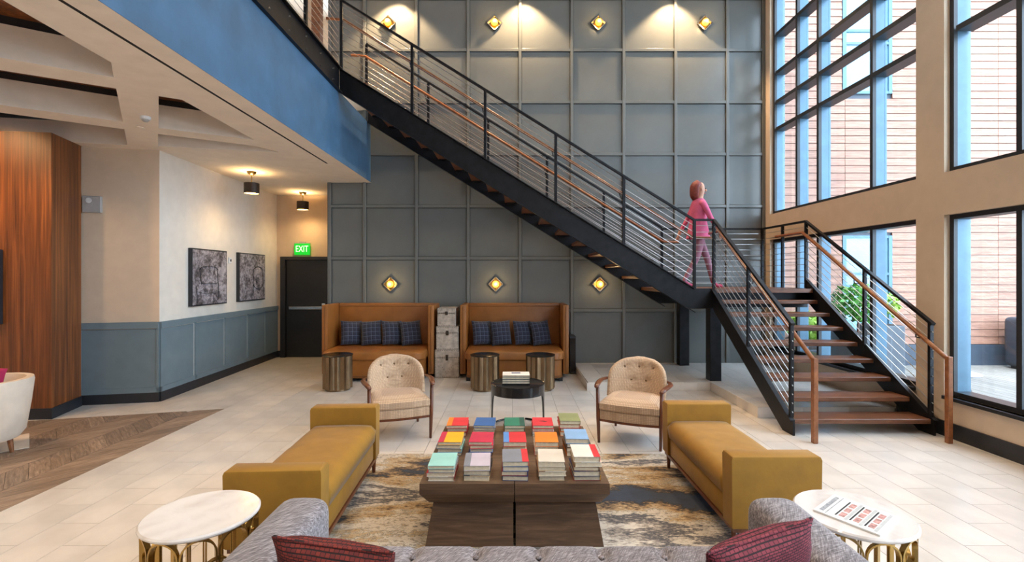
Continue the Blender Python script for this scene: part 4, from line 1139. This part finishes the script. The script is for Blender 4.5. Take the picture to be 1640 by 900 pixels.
def throw(x, y, z, w, h, rz, tilt, roll, mat, label):
    bm = new(); pillow_mesh(w, h, .16, bm, 16, x); o = obj('woven_pillow', bm, mat, None, True)
    o.rotation_mode = 'ZXY'; o.rotation_euler = (tilt, roll, rz); o.location = (x, y, z)
    bm = new(); n = 16; pts = []
    for k in range(n+1): u = -1+2*k/n; pts.append((u*w/2*.97, 0, h/2*(1-.06*(1-u*u))))
    tube(bm, pts, .006, 6); obj('piping', bm, mat, o)
    tag(o, label, 'pillow', 'woven pillows on the grey sofa')
throw(-.612, 1.70, .627, .43, .38, -.08, .42, .06, 'weave_rust', 'rust red basket-weave pillow in the left corner of the grey sofa')
throw(.868, 1.72, .645, .42, .38, .2, .40, -.12, 'weave_rose', 'rose red basket-weave pillow in the right corner of the grey sofa')
# ================================================================== MARBLE SIDE TABLES
def marble_table(x, y, label):
    t = thing('marble_side_table', label, 'side table', (x, y, 0), .2, 'marble side tables'); zt = .605; R = .243
    bm = new(); lathe(bm, [(.001, zt-.022), (R-.008, zt-.022), (R, zt-.014), (R, zt-.007), (R-.007, zt), (.001, zt)], 64); obj('marble_top', bm, 'marble', t, 'auto')
    n = 10; r = .222; half = math.pi/n
    def P(a, z): return Vector((r*math.cos(a), r*math.sin(a), z))
    for k in range(n):
        a = 2*math.pi*k/n
        for (hgt, off, nm) in ((zt-.024, 0, 'tall_arch'), (zt-.13, half, 'low_arch')):
            bm = new(); pts = [(a+off-half*.92, 0)]
            for i in range(13): th = math.pi-math.pi*i/12; pts.append((a+off+half*.92*math.cos(th), hgt-.066+.066*math.sin(th)))
            pts.append((a+off+half*.92, 0))
            rr = r if nm == 'tall_arch' else r-.012
            ring_ = []
            for i, (aa, z) in enumerate(pts):
                p0, p1 = pts[max(0, i-1)], pts[min(len(pts)-1, i+1)]
                tx, tz = (p1[0]-p0[0])*rr, p1[1]-p0[1]; L = math.hypot(tx, tz) or 1; nx, nz = -tz/L*.0035/rr, tx/L*.0035
                ring_.append([((rr+o)*math.cos(aa+s*nx), (rr+o)*math.sin(aa+s*nx), z+s*nz) for s, o in ((1, -.011), (1, .011), (-1, .011), (-1, -.011))])
            ring_ = [[(x_, y_, max(0.0, z_)) for x_, y_, z_ in q] for q in ring_]
            loft(bm, ring_); obj(nm, bm, 'brass', t, 'auto')
marble_table(-1.44, 2.245, 'round white marble side table on brass arches left of the sofa')
marble_table(1.588, 2.25, 'round marble side table on brass arches holding the newspaper')
# newspaper
c4 = [fl(1302.5, 816, .612), fl(1335.7, 791.7, .612), fl(1443.4, 822.7, .612), fl(1409.5, 857.4, .612)]
o0 = Vector(c4[0]); ux = Vector(c4[1])-o0; uy = Vector(c4[3])-o0
cx_, cy_ = sum(p[0] for p in c4)/4, sum(p[1] for p in c4)/4
npv = thing('newspaper', 'folded newspaper lying on the marble side table', 'newspaper', (cx_, cy_, .6055))
def nq(name, a0, a1, b0, b1, z0, z1, mat):
    bm = new(); pts = [o0+ux*a+uy*b-Vector((cx_, cy_)) for a, b in ((a0, b0), (a1, b0), (a1, b1), (a0, b1))]
    prism(bm, [tuple(p) for p in pts], 'Z', z0, z1); return obj(name, bm, mat, npv)
nq('folded_sheets', 0, 1, 0, 1, 0, .008, 'paper')
nq('masthead', .1, .9, .06, .13, .008, .0084, 'newsprint_grey'); nq('subheading', .05, .95, .17, .185, .008, .0084, 'newsprint_grey')
for i, b in enumerate((.3, .52, .74)):
    nq('headline_bar', .12, .88, b, b+.025, .008, .0085, 'ink')
    for q in range(3): nq('photo', .14+q*.25, .34+q*.25, b+.05, b+.14, .008, .0084, 'newsprint_pink')
    for q in range(4): nq('text_column', .06, .94, b+.16+q*.012, b+.165+q*.012, .008, .0083, 'newsprint_grey')
# ================================================================== BARREL CHAIR far left
bc = thing('barrel_chair', 'cream barrel chair at the left edge with magenta cushion', 'chair', (-5.1, 4.6, 0), 0)
bm = new(); rings = []
for z, ro in ((.14, .30), (.2, .34), (.45, .375), (.68, .40), (.71, .395), (.71, .34), (.68, .33), (.46, .31)):
    rings.append([(ro*math.cos(a), ro*math.sin(a), z-(0.0 if z < .3 else .0)) for a in [math.radians(-75+k*250/40) for k in range(41)]])
pr = rings
inner = list(pr)
loft(bm, inner, closed=False); bmesh.ops.holes_fill(bm, edges=bm.edges[:]); obj('barrel_shell', bm, 'cream_fabric', bc, 'auto')
bm = new(); lathe(bm, [(.001, .16), (.29, .16), (.305, .3), (.3, .43), (.25, .46), (.001, .465)], 32); obj('seat_cushion', bm, 'cream_fabric', bc, 'auto')
for k in range(4):
    a = .3+k*math.pi/2; bm = new(); tube(bm, [(.27*math.cos(a), .27*math.sin(a), 0), (.25*math.cos(a), .25*math.sin(a), .16)], [.016, .024], 8); obj('leg', bm, 'rail_wood', bc)
bm = new(); pillow_mesh(.34, .36, .12, bm, 12, 3); o = obj('magenta_pillow', bm, 'magenta_fabric', None, True); o.location = (-5.04, 4.60, .668); o.rotation_euler = (-.15, .16, .1)
tag(o, 'magenta cushion in the cream barrel chair', 'pillow')
o = bx('floor_mat', (-.5, .5, -.3, .3, 0, .006), 'cream_fabric'); o.location = (-5.36, 4.66, .001); o.rotation_euler = (0, 0, .785); tag(o, 'pale floor mat corner under the cream barrel chair', 'mat')

# ================================================================== PERSON on the landing
def person(x, y, z, rz):
    t = thing('person', 'person in a pink top walking across the stair landing', 'person', (x, y, z), rz)
    me = bpy.data.meshes.new('body'); o = bpy.data.objects.new('body', me); COL.objects.link(o)
    V, E, R = [], [], []
    def v(p, r, par=None):
        V.append(p); R.append(r)
        if par is not None: E.append((par, len(V)-1))
        return len(V)-1
    # local: walking towards +x ; y left
    pel = v((0, 0, .93), (.13, .15)); w = v((.0, 0, 1.08), (.105, .13), pel); ch_ = v((.01, 0, 1.28), (.115, .16), w); nk = v((.015, 0, 1.43), (.055, .06), ch_)
    hb = v((.03, 0, 1.50), (.055, .055), nk); h1 = v((.035, 0, 1.57), (.088, .076), hb); h2 = v((.03, 0, 1.66), (.085, .075), h1); v((.025, 0, 1.715), (.05, .045), h2)
    for s, fx, bend in ((1, .28, 0), (-1, -.26, .0)):
        hp = v((.02, s*.09, .87), (.088, .085), pel); kn = v((fx*.45+.06, s*.09, .48), (.055, .055), hp); ank = v((fx, s*.09, .085 if s > 0 else .12), (.036, .036), kn)
        v((fx+.05, s*.09, .035 if s > 0 else .06), (.034, .036), ank); v((fx+.16, s*.09, .03), (.026, .036), len(V)-1)
    for s, fx in ((1, -.2), (-1, .22)):
        sh = v((.01, s*.175, 1.37), (.055, .055), ch_); el = v((fx*.5, s*.22, 1.12), (.042, .042), sh); wr_ = v((fx*1.1, s*.21, .93), (.028, .028), el)
        pm = v((fx*1.25, s*.205, .86), (.03, .018), wr_)
        for q in range(4):
            f1 = v((fx*1.33+.0, s*(.205), .815) if False else (fx*1.32+(q-1.5)*.018, s*.205, .815), (.009, .009), pm); v((fx*1.36+(q-1.5)*.018, s*.2, .775+abs(q-1.5)*.006), (.008, .008), f1)
        th = v((fx*1.25+.03, s*.19, .85), (.010, .010), pm); v((fx*1.3+.045, s*.18, .815), (.009, .009), th)
    me.from_pydata(V, E, []); me.update()
    md = o.modifiers.new('skin', 'SKIN'); md.use_smooth_shade = True
    sv = me.skin_vertices[0].data
    for i, r in enumerate(R): sv[i].radius = r
    sv[0].use_root = True
    o.modifiers.new('sub', 'SUBSURF').levels = 2
    bpy.context.view_layer.update()
    m2 = bpy.data.meshes.new_from_object(o.evaluated_get(bpy.context.evaluated_depsgraph_get()))
    bpy.data.objects.remove(o)
    b = bpy.data.objects.new('body', m2); COL.objects.link(b); b.parent = t
    m2.materials.clear()
    for n in ('skin', 'pink_top', 'trousers', 'shoe'): m2.materials.append(MATS[n])
    for p in m2.polygons:
        c = p.center; p.use_smooth = True
        arm = abs(c.y) > .165 and c.z < 1.2 and c.z > .7
        if arm: p.material_index = 1 if c.z > .96 else 0
        elif c.z > 1.43: p.material_index = 0
        elif c.z > .9: p.material_index = 1
        elif c.z > .1: p.material_index = 2
        else: p.material_index = 3
    # top hem, hair, features
    bm = new(); N = 24
    def el(z, rx, ry, cx): return [(cx+rx*math.cos(2*math.pi*k/N), ry*math.sin(2*math.pi*k/N), z) for k in range(N)]
    loft(bm, [el(.80, .185, .20, 0), el(.95, .155, .175, 0), el(1.1, .125, .15, .0), el(1.3, .135, .185, .01), el(1.4, .10, .15, .01), el(1.445, .07, .08, .015)], caps=False); obj('tunic', bm, 'pink_top', b, True)
    bm = new(); rings = []
    for k in range(9):
        a = k/8; z = 1.42+a*.33; r = [.05, .085, .1, .104, .106, .104, .095, .07, .01][k]
        cx = -.02-.012*(1-a); rings.append([(cx+(r*math.cos(2*math.pi*q/N) if math.cos(2*math.pi*q/N) < 0 or a > .72 else r*.25*math.cos(2*math.pi*q/N)), r*.92*math.sin(2*math.pi*q/N), z) for q in range(N)])
    loft(bm, rings); obj('hair', bm, 'hair', b, True)
    bm = new(); sphere(bm, (.128, 0, 1.585), .016, (1.2, .8, 1.4), 8, 6); obj('nose', bm, 'skin', b, True)
    for s in (-1, 1):
        bm = new(); sphere(bm, (.108, s*.033, 1.61), .011, u=8, v=6); obj('eye', bm, 'ink', b, True)
        bm = new(); sphere(bm, (.03, s*.08, 1.59), .024, (.6, .35, 1.1), 8, 6); obj('ear', bm, 'skin', b, True)
    bm = new(); sphere(bm, (.112, 0, 1.535), .02, (.5, 1.2, .35), 8, 6); obj('mouth', bm, 'pink_top', b, True)
person((1118-VX)*7.85/FPX, 7.85, ZL0-.003, 0)
